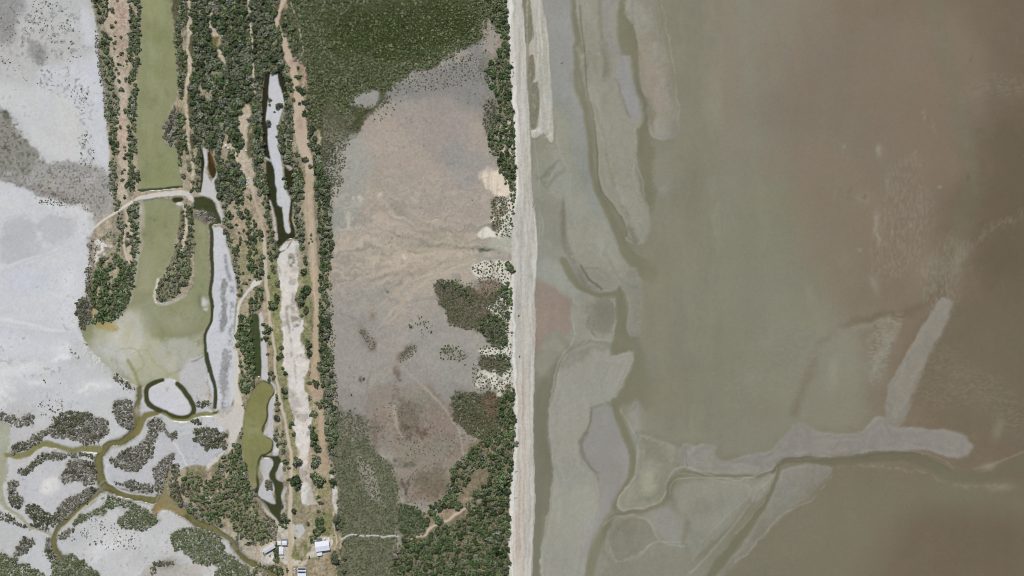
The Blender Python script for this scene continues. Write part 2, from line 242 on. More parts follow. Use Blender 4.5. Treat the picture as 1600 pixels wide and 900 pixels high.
L(6, "605,-10 603,60 605,120 612,170 620,220 610,270 590,330 570,375 540,405 510,430 495,450 490,470", [6, 6, 10, 16, 18, 12, 7, 6, 6, 4], (203, 197, 187), 1.4, kl=TRACK, z=1, w=1.5, nt=1)
P(6, "500,240 530,220 590,200 620,180 625,250 600,300 560,290 530,270", (199, 193, 184), 2.5, kl=TRACK, w=2, nt=1); L(6, "590,350 600,400 620,480 640,560", 2.5, (178, 172, 150), 1.2, a=.7, nt=1)
L(7, "310,-60 305,0 290,60 275,95 285,130 300,160 315,210 330,250 345,290 355,330 365,400 375,450 385,520 390,600 400,680 420,740 430,800 430,880 430,910", [9, 8, 6, 8, 6, 7, 12, 13, 12, 8, 12, 20, 22, 20, 16, 13, 11, 8], (190, 173, 153), 1.6, kl=TRACK, z=1.05, w=2.5, nt=1)
L(7, "345,10 360,60 380,100 390,180 400,240 380,280", [3, 3, 2.5], (176, 166, 148), 1.5, nt=1); L(7, "350,290 395,310 410,350 400,400", [7, 6, 5], (176, 150, 134), 3, nt=1); G(472, 195, 6, 14, 0, (170, 146, 126), .8); G(456, 103, 5, 8, 0, (178, 160, 140), .7)
L(8, "430,-10 425,60 430,140 432,200 440,270 445,340 450,430 455,500 460,560 465,640 462,720 460,800 455,870 455,900", [13, 15, 17, 14, 13, 11, 8, 8, 10, 9, 8, 9], (180, 163, 140), 2, kl=TRACK, z=1.05, w=2, nt=1)
L(8, "425,60 430,140 436,260 447,400 452,520 466,640", .9, (204, 194, 174), 1, a=.8); L(8, "434,60 440,140 445,260 453,400", .9, (204, 194, 174), 1, a=.6)
L(9, "405,0 400,60 410,150 425,230 430,300 438,370 440,430 440,490", [12, 12, 10, 10, 12, 10, 8, 5], (178, 160, 136), 2.5, kl=TRACK, z=1.05, w=2, nt=1)
P(9, "380,100 420,90 430,160 410,180 385,150", (176, 156, 134), 3, nt=1); P(9, "410,400 440,380 445,470 420,490", (172, 154, 128), 3, nt=1)
L(9, "470,480 485,540 485,600 490,640", [3, 9, 7, 3], (208, 203, 194), 1.3, nt=1, kl=TRACK); L(9, "478,640 487,700 488,760 484,820 490,900 488,950", 2, (202, 190, 160), 1, nt=1, kl=TRACK); L(9, "505,740 512,800 500,860", 4, (176, 160, 138), 1.5); L(8, "505,500 515,560 512,640 515,800 518,900", 1.3, (196, 190, 178), 1, a=.8)
# black channels and white islands
DK = (46, 47, 34)
P(7, "225,345 260,335 300,340 320,390 318,430 300,420 285,400 275,365 245,370 240,440 235,520 235,600 240,690 245,745 222,742 212,640 208,560 212,440", DK, 1.1, kl=POND, z=WL, w=1, nt=1)
L(7, "262,340 240,350 232,400 228,460 222,540 220,620 228,700 234,740", [5, 6, 5.5, 5, 5.5], DK, 1, kl=POND, z=WL, w=1, nt=1); L(7, "275,345 300,360 308,400 315,425", [6, 8, 9], DK, 1.2, kl=POND, z=WL, w=1, nt=1)
P(7, "228,760 262,757 272,800 275,900 280,980 240,980 232,860", (52, 56, 38), 1.1, kl=POND, z=WL, w=.8, nt=1); P(7, "315,770 350,772 360,840 352,880 345,920 320,860", (48, 50, 34), 1.2, kl=POND, z=WL, w=.8, nt=1)
P(8, "230,-20 285,-20 285,60 300,120 312,200 320,250 342,240 335,160 345,90 355,110 348,180 362,240 360,275 325,285 300,320 285,318 278,260 268,180 245,90 235,40", (52, 56, 38), 1.2, kl=POND, z=WL, w=1.2, nt=1)
P(7, "245,352 265,345 282,352 288,390 300,430 315,470 300,520 290,570 280,640 290,720 305,800 318,880 325,960 280,960 275,880 268,800 250,745 240,680 235,600 226,545 240,450", (198, 198, 201), 1.2, kl=SALT, z=.7, w=1.5, nt=1)
P(8, "278,-10 305,0 325,60 342,100 335,160 332,200 342,245 322,252 312,220 305,130 290,70", (200, 199, 198), 1.1, kl=SALT, z=.7, w=1, nt=1)
L(8, "245,100 262,160 268,220 278,280", [3, 5, 4], (188, 180, 170), 1.5, kl=GROUND, w=1.5, nt=1); L(7, "320,770 340,790", 5, (180, 172, 160), 2); L(7, "225,742 250,752", 2, (190, 188, 184), 1)
P(8, "300,318 330,290 355,285 385,312 378,350 375,440 368,520 355,570 365,600 375,635 402,665 400,700 390,735 405,790 416,850 422,910 320,910 312,820 303,740 300,660 298,560 292,480 275,420 275,370", (211, 205, 197), 1.6, kl=SALT, z=.8, w=4.5, nt=1)
L(8, "345,290 320,330 290,345", 2.2, (96, 92, 78), 1, a=.8); P(8, "330,360 355,355 365,400 350,420 330,400", (134, 130, 112), 2, n=(NF, -.6, .1)); L(8, "325,600 330,680 345,770 350,850", [6, 4, 4], (150, 142, 136), 2, a=.8, n=(NF, -.5, .2)); P(8, "345,640 385,650 380,690 350,690", (140, 136, 124), 2, n=(NF, -.5, .2)); P(8, "350,830 400,820 400,870 370,870", (150, 145, 136), 2, n=(NF, -.4, .2)); L(8, "283,395 292,440 302,470", 3, (138, 132, 124), 2, a=.7, n=(NF, -.3, .2)); L(8, "300,490 305,600 308,700 315,850", 1.5, (222, 216, 208), 1, a=.7); G(459, 560, 12, 12, 0, (188, 182, 176), .6)
P(9, "283,0 372,0 368,60 362,120 375,180 388,250 385,320 382,400 376,460 390,520 402,575 415,600 350,605 345,570 345,510 338,460 340,400 325,360 312,270 300,180 290,80", (211, 205, 197), 1.6, kl=SALT, z=.8, w=4.5, nt=1)
L(9, "315,0 322,50 328,100", 3, (150, 138, 128), 2, a=.7, n=(NF, -.4, .2)); G(483, 730, 12, 20, 0, (198, 184, 172), .7); G(478, 655, 20, 30, 0, (192, 182, 178), .5, SP); P(9, "325,690 350,685 355,710 335,745 322,735", (190, 190, 182), 1.6)
# narrow pond and green lagoon beside the inner track
P(8, "160,642 192,638 198,700 200,780 206,860 205,920 175,915 165,820 158,740", (66, 78, 52), 1.1, kl=POND, z=WL, w=.8, nt=1); P(8, "200,630 215,640 220,720 228,780 235,860 240,960 210,960 205,860 200,760", (194, 192, 190), 1.2, kl=SALT, z=.6, w=1.5, nt=1)
P(9, "170,100 190,90 212,100 235,120 238,135 215,175 208,240 188,290 195,315 228,330 225,375 205,400 180,405 168,440 163,490 168,530 138,500 113,430 100,340 105,260 112,220 135,160 148,125", (133, 132, 86), 1.3, kl=LAGOON, z=WL, w=1.2, nt=1)
G(397, 680, 10, 30, 0, (136, 138, 88), .6); G(408, 620, 10, 12, 0, (120, 118, 62), .5); G(400, 730, 8, 16, 0, (126, 132, 92), .6)
L(9, "190,92 215,103 238,128 232,150 218,170 208,200 206,245 190,280 186,300 205,322 228,335 226,375 200,398 178,405 166,440 162,480 168,530 160,575", [1.6, 3, 3.5, 3, 3, 3.5, 3, 4, 4], (60, 66, 42), 1, kl=LAGOON, z=WL, w=1, nt=1)
P(9, "180,402 215,405 245,403 262,420 262,445 240,475 245,500 268,515 272,540 262,570 268,600 275,650 272,690 240,670 200,605 165,580 165,570 200,580 232,600 240,580 235,550 222,515 215,480 228,445 215,420 190,415", (62, 68, 44), 1.1, kl=LAGOON, z=WL, w=.9, nt=1)
P(9, "178,420 212,412 228,425 228,445 212,478 222,510 232,520 236,545 225,560 240,600 215,598 168,567 180,520 190,495 176,460", (192, 190, 188), 1.2, kl=SALT, z=.5, w=1, nt=1); P(9, "200,500 225,505 230,540 205,540", (120, 118, 104), 1.5, nt=0)
P(9, "215,95 240,115 240,200 232,280 240,340 252,370 250,400 228,398 230,340 190,315 200,290 210,260 212,200 220,170 238,140", (190, 188, 186), 1.2, kl=SALT, z=.6, w=1, nt=1)
P(9, "255,440 270,430 272,480 268,510 245,500 245,480", (186, 184, 182), 1.3, kl=SALT, z=.6, w=1, nt=1); L(9, "280,540 270,570 275,610 265,640", [6, 5, 4], (176, 172, 164), 1.5, w=1, nt=1)
L(9, "140,565 165,590 200,630 235,665 262,710", [6, 4, 4], (188, 182, 172), 1.3, kl=TRACK, nt=1); L(9, "160,610 200,650 230,680", 3, (56, 56, 38), 1.4)
P(6, "560,390 640,450 690,560 740,700 700,760 640,700 560,740 500,690 440,690 380,640 340,600 330,520 360,480 420,450 500,460", (132, 124, 104), 3, a=.95, w=4); P(6, "370,460 470,460 450,500 380,490", (128, 124, 92), 3, a=.8); G(326, 780, 6, 5, 0, (210, 205, 198), 1); P(6, "430,700 560,700 700,780 741,860 741,900 690,900 600,800 540,720", (176, 168, 154), 2.5, a=.9)
# yard
P(10, "60,400 330,240 420,0 760,0 830,20 800,230 700,250 640,400 570,520 640,600 900,620 960,480 1010,260 1250,200 1320,330 1310,480 1180,520 900,700 560,720 400,640 250,700 60,520 -60,480", (193, 186, 170), 1.6, nt=1, w=1)
P(10, "640,380 700,300 840,250 990,260 960,340 980,400 900,500 760,620 640,560 590,510", (130, 130, 92), 1.5, n=(NM, -1.2, -.4), nt=1); G(481, 852, 4, 8, 35, (112, 122, 82), .9); G(474, 846, 5, 6, 30, (146, 136, 108), .7)
P(10, "700,20 820,10 800,160 760,230 710,200 720,100", (188, 190, 186), 1.2, kl=TRACK); L(10, "560,-40 590,200 600,400 590,600 600,760 600,1000", [6, 5, 5, 5], (188, 172, 146), 1.2, kl=TRACK, z=1.05, nt=1)
P(10, "100,490 330,500 300,660 200,660 60,560", (198, 192, 182), 1.2, nt=1); P(10, "900,500 1060,470 1060,560 900,570", (200, 193, 178), 1)
P(10, "900,620 1180,560 1320,520 1330,900 890,900", (150, 138, 112), 2, a=.9, nt=1); G(494, 874, 8, 3, 0, (136, 140, 104), .6); P(10, "1260,220 1310,260 1330,340 1300,340 1270,300", (226, 222, 212), .8)
# ---- creeks through the mangroves (mud rims first, then water)
CR = (114, 112, 74)
def creek(k, s, wd, col=CR, rim=(148, 142, 122), kl=CREEK):
    L(k, s, [w+5 for w in wd], rim, 2, a=.8, w=3); L(k, s, wd, (92, 90, 60), 1.1, kl=kl, z=WL, w=3.5, nt=1); L(k, s, [w*.62 for w in wd], col, 2.2, w=4, n=(NM+NF*.5, -1.2, -.3))
P(5, "-80,270 30,270 40,300 40,360 25,420 30,480 10,520 -80,540", (168, 170, 150), 3, kl=LAGOON, z=WL, nt=1)
L(5, "20,400 0,480 5,560 30,620 80,650 130,700 190,720 220,740", [9, 8, 7, 6, 5, 4], (164, 162, 140), 2, kl=CREEK, z=WL, w=3, nt=1)
L(0, "200,563 214,590 218,610 216,640", [5, 6, 6, 5], (150, 148, 112), 2, kl=CREEK, z=WL, nt=1)
creek(5, "575,110 572,160 570,200 568,240 560,300 520,335 480,350 450,362 430,385 412,405 408,440 412,480 425,520 440,538", [5, 6, 8, 10, 13, 12, 11, 12, 13, 13, 12, 12])
L(5, "650,225 600,240 575,290 565,310", [8, 10, 10], (124, 118, 78), 2, kl=CREEK, z=WL, nt=1)
L(5, "25,400 60,405 105,400 140,375 180,355 240,365 300,385 350,375 410,370", [6, 9, 9, 11, 11, 9, 8, 11, 11], (130, 128, 88), 2, kl=CREEK, z=WL, w=3, nt=1)
creek(5, "435,535 400,555 370,590 320,630 275,665 240,700 220,740 220,770 240,805 265,830 275,850", [11, 9, 8, 8, 7, 8, 7, 7, 5])
creek(5, "430,525 460,545 500,555 560,570 620,580 680,585 720,590", [12, 11, 12, 12, 12, 14])
creek(6, "300,592 330,605 370,630 410,655 450,685 500,705 530,715 560,740 600,775 640,820 690,855 740,885 790,910", [15, 14, 14, 13, 11, 9, 8, 7, 8, 8, 8])
P(6, "300,560 320,470 345,470 330,540 350,600 400,620 380,650 300,630 270,650 260,620 280,600", (140, 130, 96), 2.5, kl=CREEK, z=WL, nt=1); L(6, "318,520 325,490 340,450", [5, 3], (146, 140, 104), 2, kl=CREEK, nt=1); P(6, "270,600 310,600 290,640 260,650", (142, 124, 84), 2)
L(5, "420,580 450,570 500,585 570,600", 2.5, (98, 92, 62), 1.5, n=(NF, -.5, .2))
L(5, "442,440 438,480 450,510 500,545 570,560 640,568", [3, 3, 3], (202, 200, 196), 1.3, a=.9, w=1.5)
L(5, "400,575 300,660 270,700 250,730", 3, (196, 190, 178), 1.5, a=.7)
MANG = ((5, "50,372 80,345 130,325 210,290 250,260 245,225 330,215 385,240 430,250 455,290 440,320 400,345 340,350 250,332 190,325 150,345 120,375 60,388", 'grey', 1), (5, "-30,225 60,235 75,250 130,240 130,270 70,290 40,262 -30,262", 'grey', .8), (5, "470,190 490,175 550,185 550,300 515,290 480,240", 'grey', .9), (5, "75,470 130,430 175,390 250,392 380,398 380,408 250,412 190,418 120,470 80,480", 'grey', 1), (5, "262,470 300,425 380,430 400,500 350,525 300,505 262,512", 'grey', 1), (5, "100,620 140,610 225,645 260,600 330,560 400,528 428,535 380,575 290,630 240,675 190,690 120,650", 'grey', 1), (5, "35,530 55,500 78,500 75,545 95,600 60,615 40,580", 'grey', .9), (5, "300,680 340,652 380,640 385,655 310,695", 'olive', 1), (5, "385,640 440,578 470,575 580,610 570,640 470,605 420,640", 'olive', .9), (5, "490,660 530,635 600,620 640,640 650,680 620,700 570,710 500,680", 'olive', 1), (5, "455,425 500,392 560,370 620,340 650,300 645,370 610,420 570,465 500,458", 'grey', 1), (6, "245,248 285,255 280,330 250,350 235,300", 'grey', .8), (6, "290,258 330,300 365,295 355,335 320,308 292,305", 'grey', .8), (6, "430,300 520,285 570,330 560,390 540,360 500,378 450,352", 'grey', .85), (6, "268,460 310,410 355,392 340,440 305,510 300,560 265,545", 'grey', 1), (6, "105,500 150,505 240,515 262,550 200,545 120,515", 'grey', .8), (5, "-20,810 60,830 130,860 200,895 230,820 300,815 390,880 430,960 -20,960", 'olive', .95), (5, "190,740 218,790 255,835 225,845 195,800", 'grey', .9), (5, "60,790 105,740 140,750 115,790 60,825", 'grey', .9), (5, "245,730 300,700 302,718 258,745", 'grey', .9), (6, "335,735 380,710 420,700 520,725 560,790 620,830 700,930 500,960 520,860 430,840 385,790 345,790", 'olive', 1), (5, "0,640 40,640 90,690 120,700 60,690 0,660", 'grey', .5), (6, "250,885 275,845 350,842 330,858 280,862 262,895", 'brown', .7), (5, "110,680 200,700 180,720 110,700", 'grey', .6), (6, "425,255 455,255 455,275 430,272", 'grey', 1), (6, "555,205 585,200 580,225 520,240 520,225", 'grey', .8), (6, "440,165 500,170 500,200 450,205", 'grey', .4), (5, "700,470 741,440 760,560 700,550", 'grey', .8), (6, "500,700 560,735 640,780 620,790 560,760", 'grey', .5), (4, "505,150 560,150 600,195 540,185", 'grey', .7), (6, "90,0 110,0 160,70 165,110 130,120 100,90 100,50", 'grey', .5), (5, "215,245 255,250 320,310 250,300", 'grey', .5))
for k_, s_, pal_, dn_ in MANG: P(k_, s_, {'grey': (136, 131, 122), 'olive': (104, 104, 82), 'brown': (134, 122, 106)}[pal_], 4.5, a=.8*dn_, n=(NF+.4*NM, -.9, .3), w=6)
# ring pond
P(6, "310,80 350,95 385,140 410,185 418,215 385,238 330,228 280,205 250,175 245,145 260,115 300,95", (203, 202, 206), 2, kl=SALT, z=.5, nt=1); P(6, "370,70 400,60 470,90 500,150 505,190 440,200 430,170 400,130", (188, 187, 184), 4, a=.8)
L(6, "303,87 275,98 240,118 234,150 245,190 290,215 345,240 395,247 425,232 432,205 415,170 390,135 362,108", [6.5, 8, 8, 8.5, 8, 8, 8, 8, 8], (66, 70, 44), 1, kl=CREEK, z=WL, w=1, nt=1)
L(6, "300,225 345,250 400,258 435,240 470,230 510,232 530,222", [3, 4, 5, 6, 5, 4], (130, 130, 88), 1.4, kl=CREEK, z=WL, nt=1); G(217, 644, 5, 6, 0, (160, 152, 130), .9); G(258, 610, 8, 5, -20, (170, 164, 140), .8, SP)

# ---- marsh fringe and mangrove thicket
P(7, "410,-90 1320,-90 1320,0 1290,60 1240,200 1180,240 1090,260 980,330 900,340 860,380 800,420 790,460 700,560 640,640 570,740 590,860 540,900 530,1040 510,1000 500,740 470,620 430,520 415,400 405,200", (78, 84, 58), 3, kl=MARSH, w=5)
P(7, "525,190 600,100 780,40 1000,20 1180,60 1210,120 1150,200 1000,250 860,290 740,300 640,250 540,240", (60, 70, 44), 9, w=6, a=.9)
P(7, "500,470 560,490 620,530 640,560 600,640 560,760 520,780 490,640", (120, 117, 102), 4, a=.85, w=4, n=(NM, -1, .2)); P(7, "620,470 680,430 740,425 760,460 720,500 640,500", (154, 150, 142), 3, w=3, kl=MUD)
DEEP = np.zeros((H, W), np.float32)
_sl, _m, _d = shp(smooth(pts(7, "520,60 620,90 660,30 800,-20 1000,-60 1200,-40 1215,100 1150,200 1000,255 860,290 740,300 640,270 540,245"), True), True, 7, 6)
DEEP[_sl] = _m
# ---- mud flat colours
P(0, "600,150 640,118 700,100 760,60 785,80 770,130 775,230 700,200 640,160", (140, 136, 131), 9, w=5); P(0, "760,55 785,70 788,90 770,100 755,80", (158, 150, 140), 5)
P(0, "595,180 690,165 770,200 775,300 760,360 700,380 600,370 550,330 560,240", (172, 156, 142), 16, a=.9, w=9); P(0, "620,165 720,160 730,230 690,250 640,220", (160, 148, 140), 12, a=.8)
P(0, "700,230 760,240 765,280 720,290", (150, 148, 146), 10, a=.6); P(0, "520,230 555,215 580,250 560,340 522,380 512,330", (160, 158, 148), 8, a=.8, w=6)
P(0, "530,360 620,350 700,370 790,385 760,400 720,420 680,440 640,520 540,470 516,420", (176, 160, 143), 10, a=.8, w=9); P(0, "522,430 600,440 640,480 620,560 560,620 525,640 516,520", (158, 151, 142), 12, a=.85, w=8)
P(0, "640,450 690,450 700,500 750,530 750,590 700,610 620,560", (162, 153, 143), 10, a=.9, w=5); P(0, "640,500 720,515 745,560 700,600 650,560", (156, 150, 143), 8, a=.8)
P(0, "522,600 570,640 600,600 640,560 700,600 760,600 740,640 640,660 580,720 525,700", (150, 142, 134), 12, a=.85, w=5)
st = np.clip((STH-.1)/.4, 0, 1)
st2 = np.clip((-STH-.1)/.4, 0, 1)
reg = (GX > 512) & (GX < 800) & (GY > 180) & (GY < 540) & (K == MUD)
wgt = np.exp(-((GY-390)/80)**2)*.85+.12
for f, c in ((st, (190, 170, 148)), (st2, (150, 145, 130))):
    mm = (f*wgt*reg)[..., None]*.5; C[:] = C*(1-mm)+srgb(c)*mm
# drainage fan from the inlet
L(12, "670,300 600,310 520,290 440,290 330,290 250,295 180,310 100,290 0,330", [5, 9, 7, 7, 8, 5, 5, 4], (150, 142, 120), 4, a=.6, w=6)
P(12, "590,312 560,300 480,297 400,292 300,290 230,298 190,310 250,330 340,325 450,318 540,322", (136, 130, 108), 3, a=.9, w=3, z=.45); P(12, "598,311 560,305 490,306 500,322 560,322", (96, 98, 74), 2.5, a=.95, w=1.5)
L(12, "700,340 640,325 590,330 500,350 440,380 380,420 330,440", [3, 6, 5, 3, 2], (176, 166, 148), 3, a=.7, w=4); L(12, "670,265 600,285 540,293 470,285 430,262", [4, 4, 2], (190, 178, 158), 2.5, a=.7, w=3)
for k in range(34):
    r = random.Random(k); a0 = r.uniform(-.75, .75); x, y = 745., 392+a0*18; s = ""
    for j in range(9):
        s += "%.0f,%.0f " % (x, y); ang = a0*(.4+j*.16)+r.uniform(-.14, .14); x -= 24*math.cos(ang); y += 24*math.sin(ang)
    L(0, s, [2.5, 5, 5, 2], r.choice([(192, 174, 153), (142, 136, 120), (182, 166, 147)]), 3, a=r.uniform(.3, .6), w=5)
for x, y, rx, ry, c in ((592, 306, 4, 3, (210, 196, 172)), (563, 310, 3, 5, (200, 188, 170)), (543, 345, 4, 12, (198, 188, 172)), (634, 403, 3, 2.5, (205, 198, 186)), (547, 430, 3, 2, (150, 148, 120)), (604, 456, 3, 2, (112, 112, 96)), (553, 310, 2, 3, (200, 190, 170)), (680, 345, 8, 1.5, (195, 180, 160))): G(x, y, rx, ry, 0, c, .8)
for x, y, rx, ry, an, c in ((635, 551, 20, 7, -42, (98, 88, 74)), (570, 525, 6, 16, -20, (118, 104, 90)), (582, 490, 5, 12, 0, (140, 124, 106)), (583, 540, 5, 10, 20, (112, 100, 86)), (643, 509, 4, 3, -30, (128, 120, 112)), (620, 583, 5, 5, 0, (110, 96, 84)), (566, 592, 2.5, 5, 10, (92, 88, 78)), (700, 548, 9, 4, 0, (118, 112, 92)), (715, 556, 12, 6, 0, (128, 118, 98)), (622, 592, 6, 3, 0, (120, 108, 94))): G(x, y, rx, ry, an, c, .95, (NF, -.9, -.1))
P(12, "340,460 390,448 440,460 480,480 520,490 600,500 655,470 660,600 650,740 590,735 545,680 480,662 420,645 390,610 370,560 345,500", (102, 97, 82), 3, kl=MARSH, w=4, z=.9)
P(12, "520,440 600,450 640,450 600,520 530,520", (128, 110, 90), 5, a=.8); P(12, "450,470 560,520 600,560 560,600 470,580 420,520", (112, 102, 88), 5, a=.7)
P(12, "525,800 560,775 650,768 672,800 660,840 590,850 540,835", (98, 94, 78), 3, kl=MARSH, w=3)
# dunes: white sand, broken by scrub
DU = (214, 207, 194)
for s in ("535,-10 600,-20 690,-10 690,60 640,90 580,60", "600,130 680,80 690,240 640,250 600,235", "490,385 520,365 560,355 650,362 700,400 680,430 600,430 530,440 490,410", "640,380 700,400 705,560 690,620 650,620 600,590 570,560 620,520", "560,745 650,735 700,700 700,780 540,775", "530,860 640,850 700,800 700,960 640,900 540,890", "640,500 700,480 700,860 660,860"):
    P(12, s, DU, 2.5, w=5, z=1.4, n=(SPB[0], -.75, -.2), kl=BEACH)
P(12, "525,235 560,215 600,230 640,225 630,255 570,260 535,262", (222, 214, 198), 2, w=4, kl=BEACH); P(12, "590,80 640,70 660,110 640,200 590,230 585,130", (122, 108, 88), 3, w=3, a=.85, n=(NF, -.5, .1)); P(12, "560,0 620,0 620,60 590,60", (226, 214, 196), 4, w=4)
P(13, "660,60 800,40 800,180 770,230 720,190 700,120 650,110", DU, 3, w=5, z=1.4, n=(SPB[0], -.5, .1), kl=BEACH)
P(12, "640,240 700,235 720,330 650,320 600,305 560,300", (176, 172, 152), 3, w=2)                      # inlet cut through the dune
# ---- south centre: brown flats, marsh, coastal scrub
P(13, "210,110 330,100 440,120 530,200 575,310 645,340 640,400 570,440 520,560 440,630 370,620 320,560 310,480 270,400 200,340 185,250", (145, 132, 118), 11, w=9, a=.9)
P(13, "300,180 400,160 430,240 400,330 330,330 290,260", (114, 104, 86), 8, a=.85, w=7, n=(NM, -1, .2)); P(13, "390,150 460,130 500,180 480,260 420,240", (136, 130, 112), 8, a=.6)
P(13, "440,200 540,250 570,330 620,340 560,420 460,400 420,330", (142, 124, 110), 11, a=.75, w=7); P(13, "200,290 250,220 270,260 260,400 220,380", (122, 102, 88), 6, a=.75, w=6, n=(NF, -.4, .2))
P(13, "310,280 400,270 450,300 410,350 340,345", (98, 80, 68), 4, a=.8, w=6, n=(NF, -.3, .3)); P(13, "320,490 370,500 370,570 340,570", (92, 74, 64), 3, a=.8, w=5, n=(NF, -.4, .2)); P(13, "380,520 440,500 500,540 480,600 400,610 365,590", (132, 112, 97), 9, a=.7, w=6)
P(13, "400,470 500,440 520,520 460,570 400,520", (118, 108, 88), 8, a=.7); P(13, "200,250 240,190 290,170 320,280 290,330 250,260", (160, 140, 124), 7, a=.7, n=(NF, -.6, .3)); L(13, "315,40 318,120 310,160", 10, (126, 106, 92), 3, a=.7, n=(NF, -.3, .3)); L(13, "300,200 315,290 350,330", 5, (178, 160, 142), 3, a=.7, w=4)
P(13, "330,390 420,360 480,330 560,340 540,380 440,400 400,440 330,460", (138, 132, 114), 5, a=.8, w=6); P(13, "280,480 330,460 360,470 330,520 290,520", (152, 138, 122), 5, a=.8); L(13, "310,420 350,440 390,440", 7, (92, 92, 72), 3, a=.8, n=(NF, -.5, .1))
L(13, "340,30 400,90 450,140 500,190 550,260 580,320 600,420", [2, 3, 3, 3, 3], (172, 155, 138), 1.5, a=.75, w=1.5)
L(13, "180,240 195,120 220,60 300,20 345,30 410,80", 5, (152, 144, 134), 3, a=.7, w=3); L(13, "210,60 196,100 190,160", 2, (130, 124, 116), 1.6, a=.6)
P(13, "60,230 140,250 195,260 215,360 290,430 320,520 325,600 310,760 320,900 330,960 85,960 92,740 70,620 60,480", (108, 109, 91), 7, kl=MARSH, w=6)
P(13, "60,230 130,240 195,260 200,330 150,340 80,320", (126, 120, 108), 9, a=.8, w=6); P(13, "155,400 200,420 235,500 245,600 220,590 180,500", (150, 144, 132), 4, a=.8, w=4); L(13, "310,440 325,540 322,640 330,740 315,880", 4, (138, 130, 116), 2.5, a=.8, w=3)
P(13, "545,150 640,135 745,170 762,280 700,330 640,320 580,280 550,230", (92, 88, 70), 4, kl=MARSH, w=5); P(13, "680,160 740,170 740,250 690,240", (116, 96, 78), 6, a=.8)
P(13, "790,120 806,230 803,400 792,560 795,700 788,960 325,960 320,800 350,740 430,700 430,650 510,600 530,540 560,440 600,420 620,360 690,330 750,300 760,180", (126, 117, 98), 4, kl=GROUND, w=6, z=1)
P(13, "330,590 440,640 430,700 350,730 325,680", (92, 96, 72), 4, a=.8); P(13, "600,720 660,700 680,800 640,850 600,820", (132, 124, 102), 5, a=.9); P(13, "640,800 700,820 690,870 620,870", (146, 134, 96), 5, a=.8, n=(NF, -.5, .2)); P(13, "680,340 740,335 740,400 700,420", (150, 132, 110), 5, a=.7)
P(13, "430,650 490,620 560,600 600,560 620,500 600,620 540,660 480,690 440,700", (146, 132, 112), 3, a=.9, nt=1)
L(13, "375,750 410,735 437,732 450,712 480,688 520,672 545,655 560,642 580,632 605,618 630,620 645,632", [3.5, 3, 3.5, 5, 4, 3, 6, 4, 3, 3.5, 3], (192, 178, 158), 1.3, kl=PATH, z=1.05, nt=1)
L(13, "625,610 700,560 620,580 560,590", 4, (152, 140, 122), 2.5, nt=1, a=.8); L(13, "485,635 480,650", 6, (158, 152, 140), 1.5, nt=1)
L(13, "85,748 100,742 130,727 180,733 230,732 265,740 295,733 325,735", [1.6, 2.2, 2.6, 2, 2, 2.4, 2], (200, 198, 192), .8, kl=PATH, z=1, nt=1, w=.8)
# scrubby mud between thicket and open flat
P(11, "560,300 640,240 700,280 690,420 720,520 700,700 650,760 600,640 590,560 600,400", (120, 116, 102), 8, a=.6, w=6, n=(NM, -1, .2)); P(11, "615,500 650,480 660,560 640,640 600,620", (100, 98, 86), 5, a=.8)
P(11, "600,0 700,-60 705,100 722,400 735,700 740,890 700,890 660,760 640,600 650,440 640,300 655,160 620,100", (124, 118, 98), 3, kl=GROUND, z=1.1, w=4)
P(11, "640,590 730,560 735,720 690,740 660,660", (196, 188, 172), 3, w=4, n=(NF, -.2, .3)); P(11, "560,820 640,800 700,860 720,920 640,920", (216, 202, 182), 4, w=4, kl=BEACH)
P(11, "590,100 655,150 670,200 650,260 610,240 585,180", (158, 147, 136), 5, w=3)

NV0 = remap(fbm(7, 60, seed=77, o=4), 12)
# ---- tidal flats and sea bed seen through thin turbid water
def T(c, k=1): return tuple(v*k for v in c)
P(14, "110,-80 235,-80 245,80 240,200 260,280 280,400 300,560 340,660 380,770 440,850 450,900 430,920 300,930 200,900 110,880 105,600 140,480 175,440 165,300 155,100 130,-60", (145, 145, 130), 3, kl=BANK, z=-.1, w=2)
P(14, "130,-60 230,-60 245,100 235,220 265,330 290,480 300,560 250,520 200,400 170,300 160,150", (148, 147, 141), 7, a=.9, w=3); P(14, "180,330 240,400 250,520 230,600 200,520", (146, 146, 126), 9, a=.7)
P(14, "110,440 170,440 180,540 150,660 110,640", (140, 139, 122), 5, a=.8); P(14, "195,300 260,330 280,500 310,600 330,700 290,680 250,560 215,420", (138, 142, 132), 8, a=.6)
P(14, "210,690 230,700 330,700 380,780 440,860 440,900 300,890 250,850 215,790", (150, 148, 130), 6, a=.8); P(14, "110,640 200,640 205,780 240,870 270,910 110,910", (136, 134, 118), 4, a=.8)
L(14, "205,650 206,720 206,780 225,840 260,890 300,930", [3, 6, 8, 6], (112, 112, 96), 4, a=.7); L(14, "120,560 150,590 180,560 210,540", [3, 8, 6, 2], (120, 120, 104), 4, a=.6); L(14, "125,600 125,540 110,450", 2, (158, 156, 140), 1.5, a=.6); L(14, "135,780 138,720 135,680", 1.6, (162, 160, 148), 1.2, a=.7); L(14, "180,440 200,490 212,540 215,620", 1.6, (156, 154, 138), 1.5, a=.6); L(14, "150,590 180,540 190,520", 2, (158, 158, 142), 2, a=.5)  # first line paints the dark shadow edge of the nearshore flat
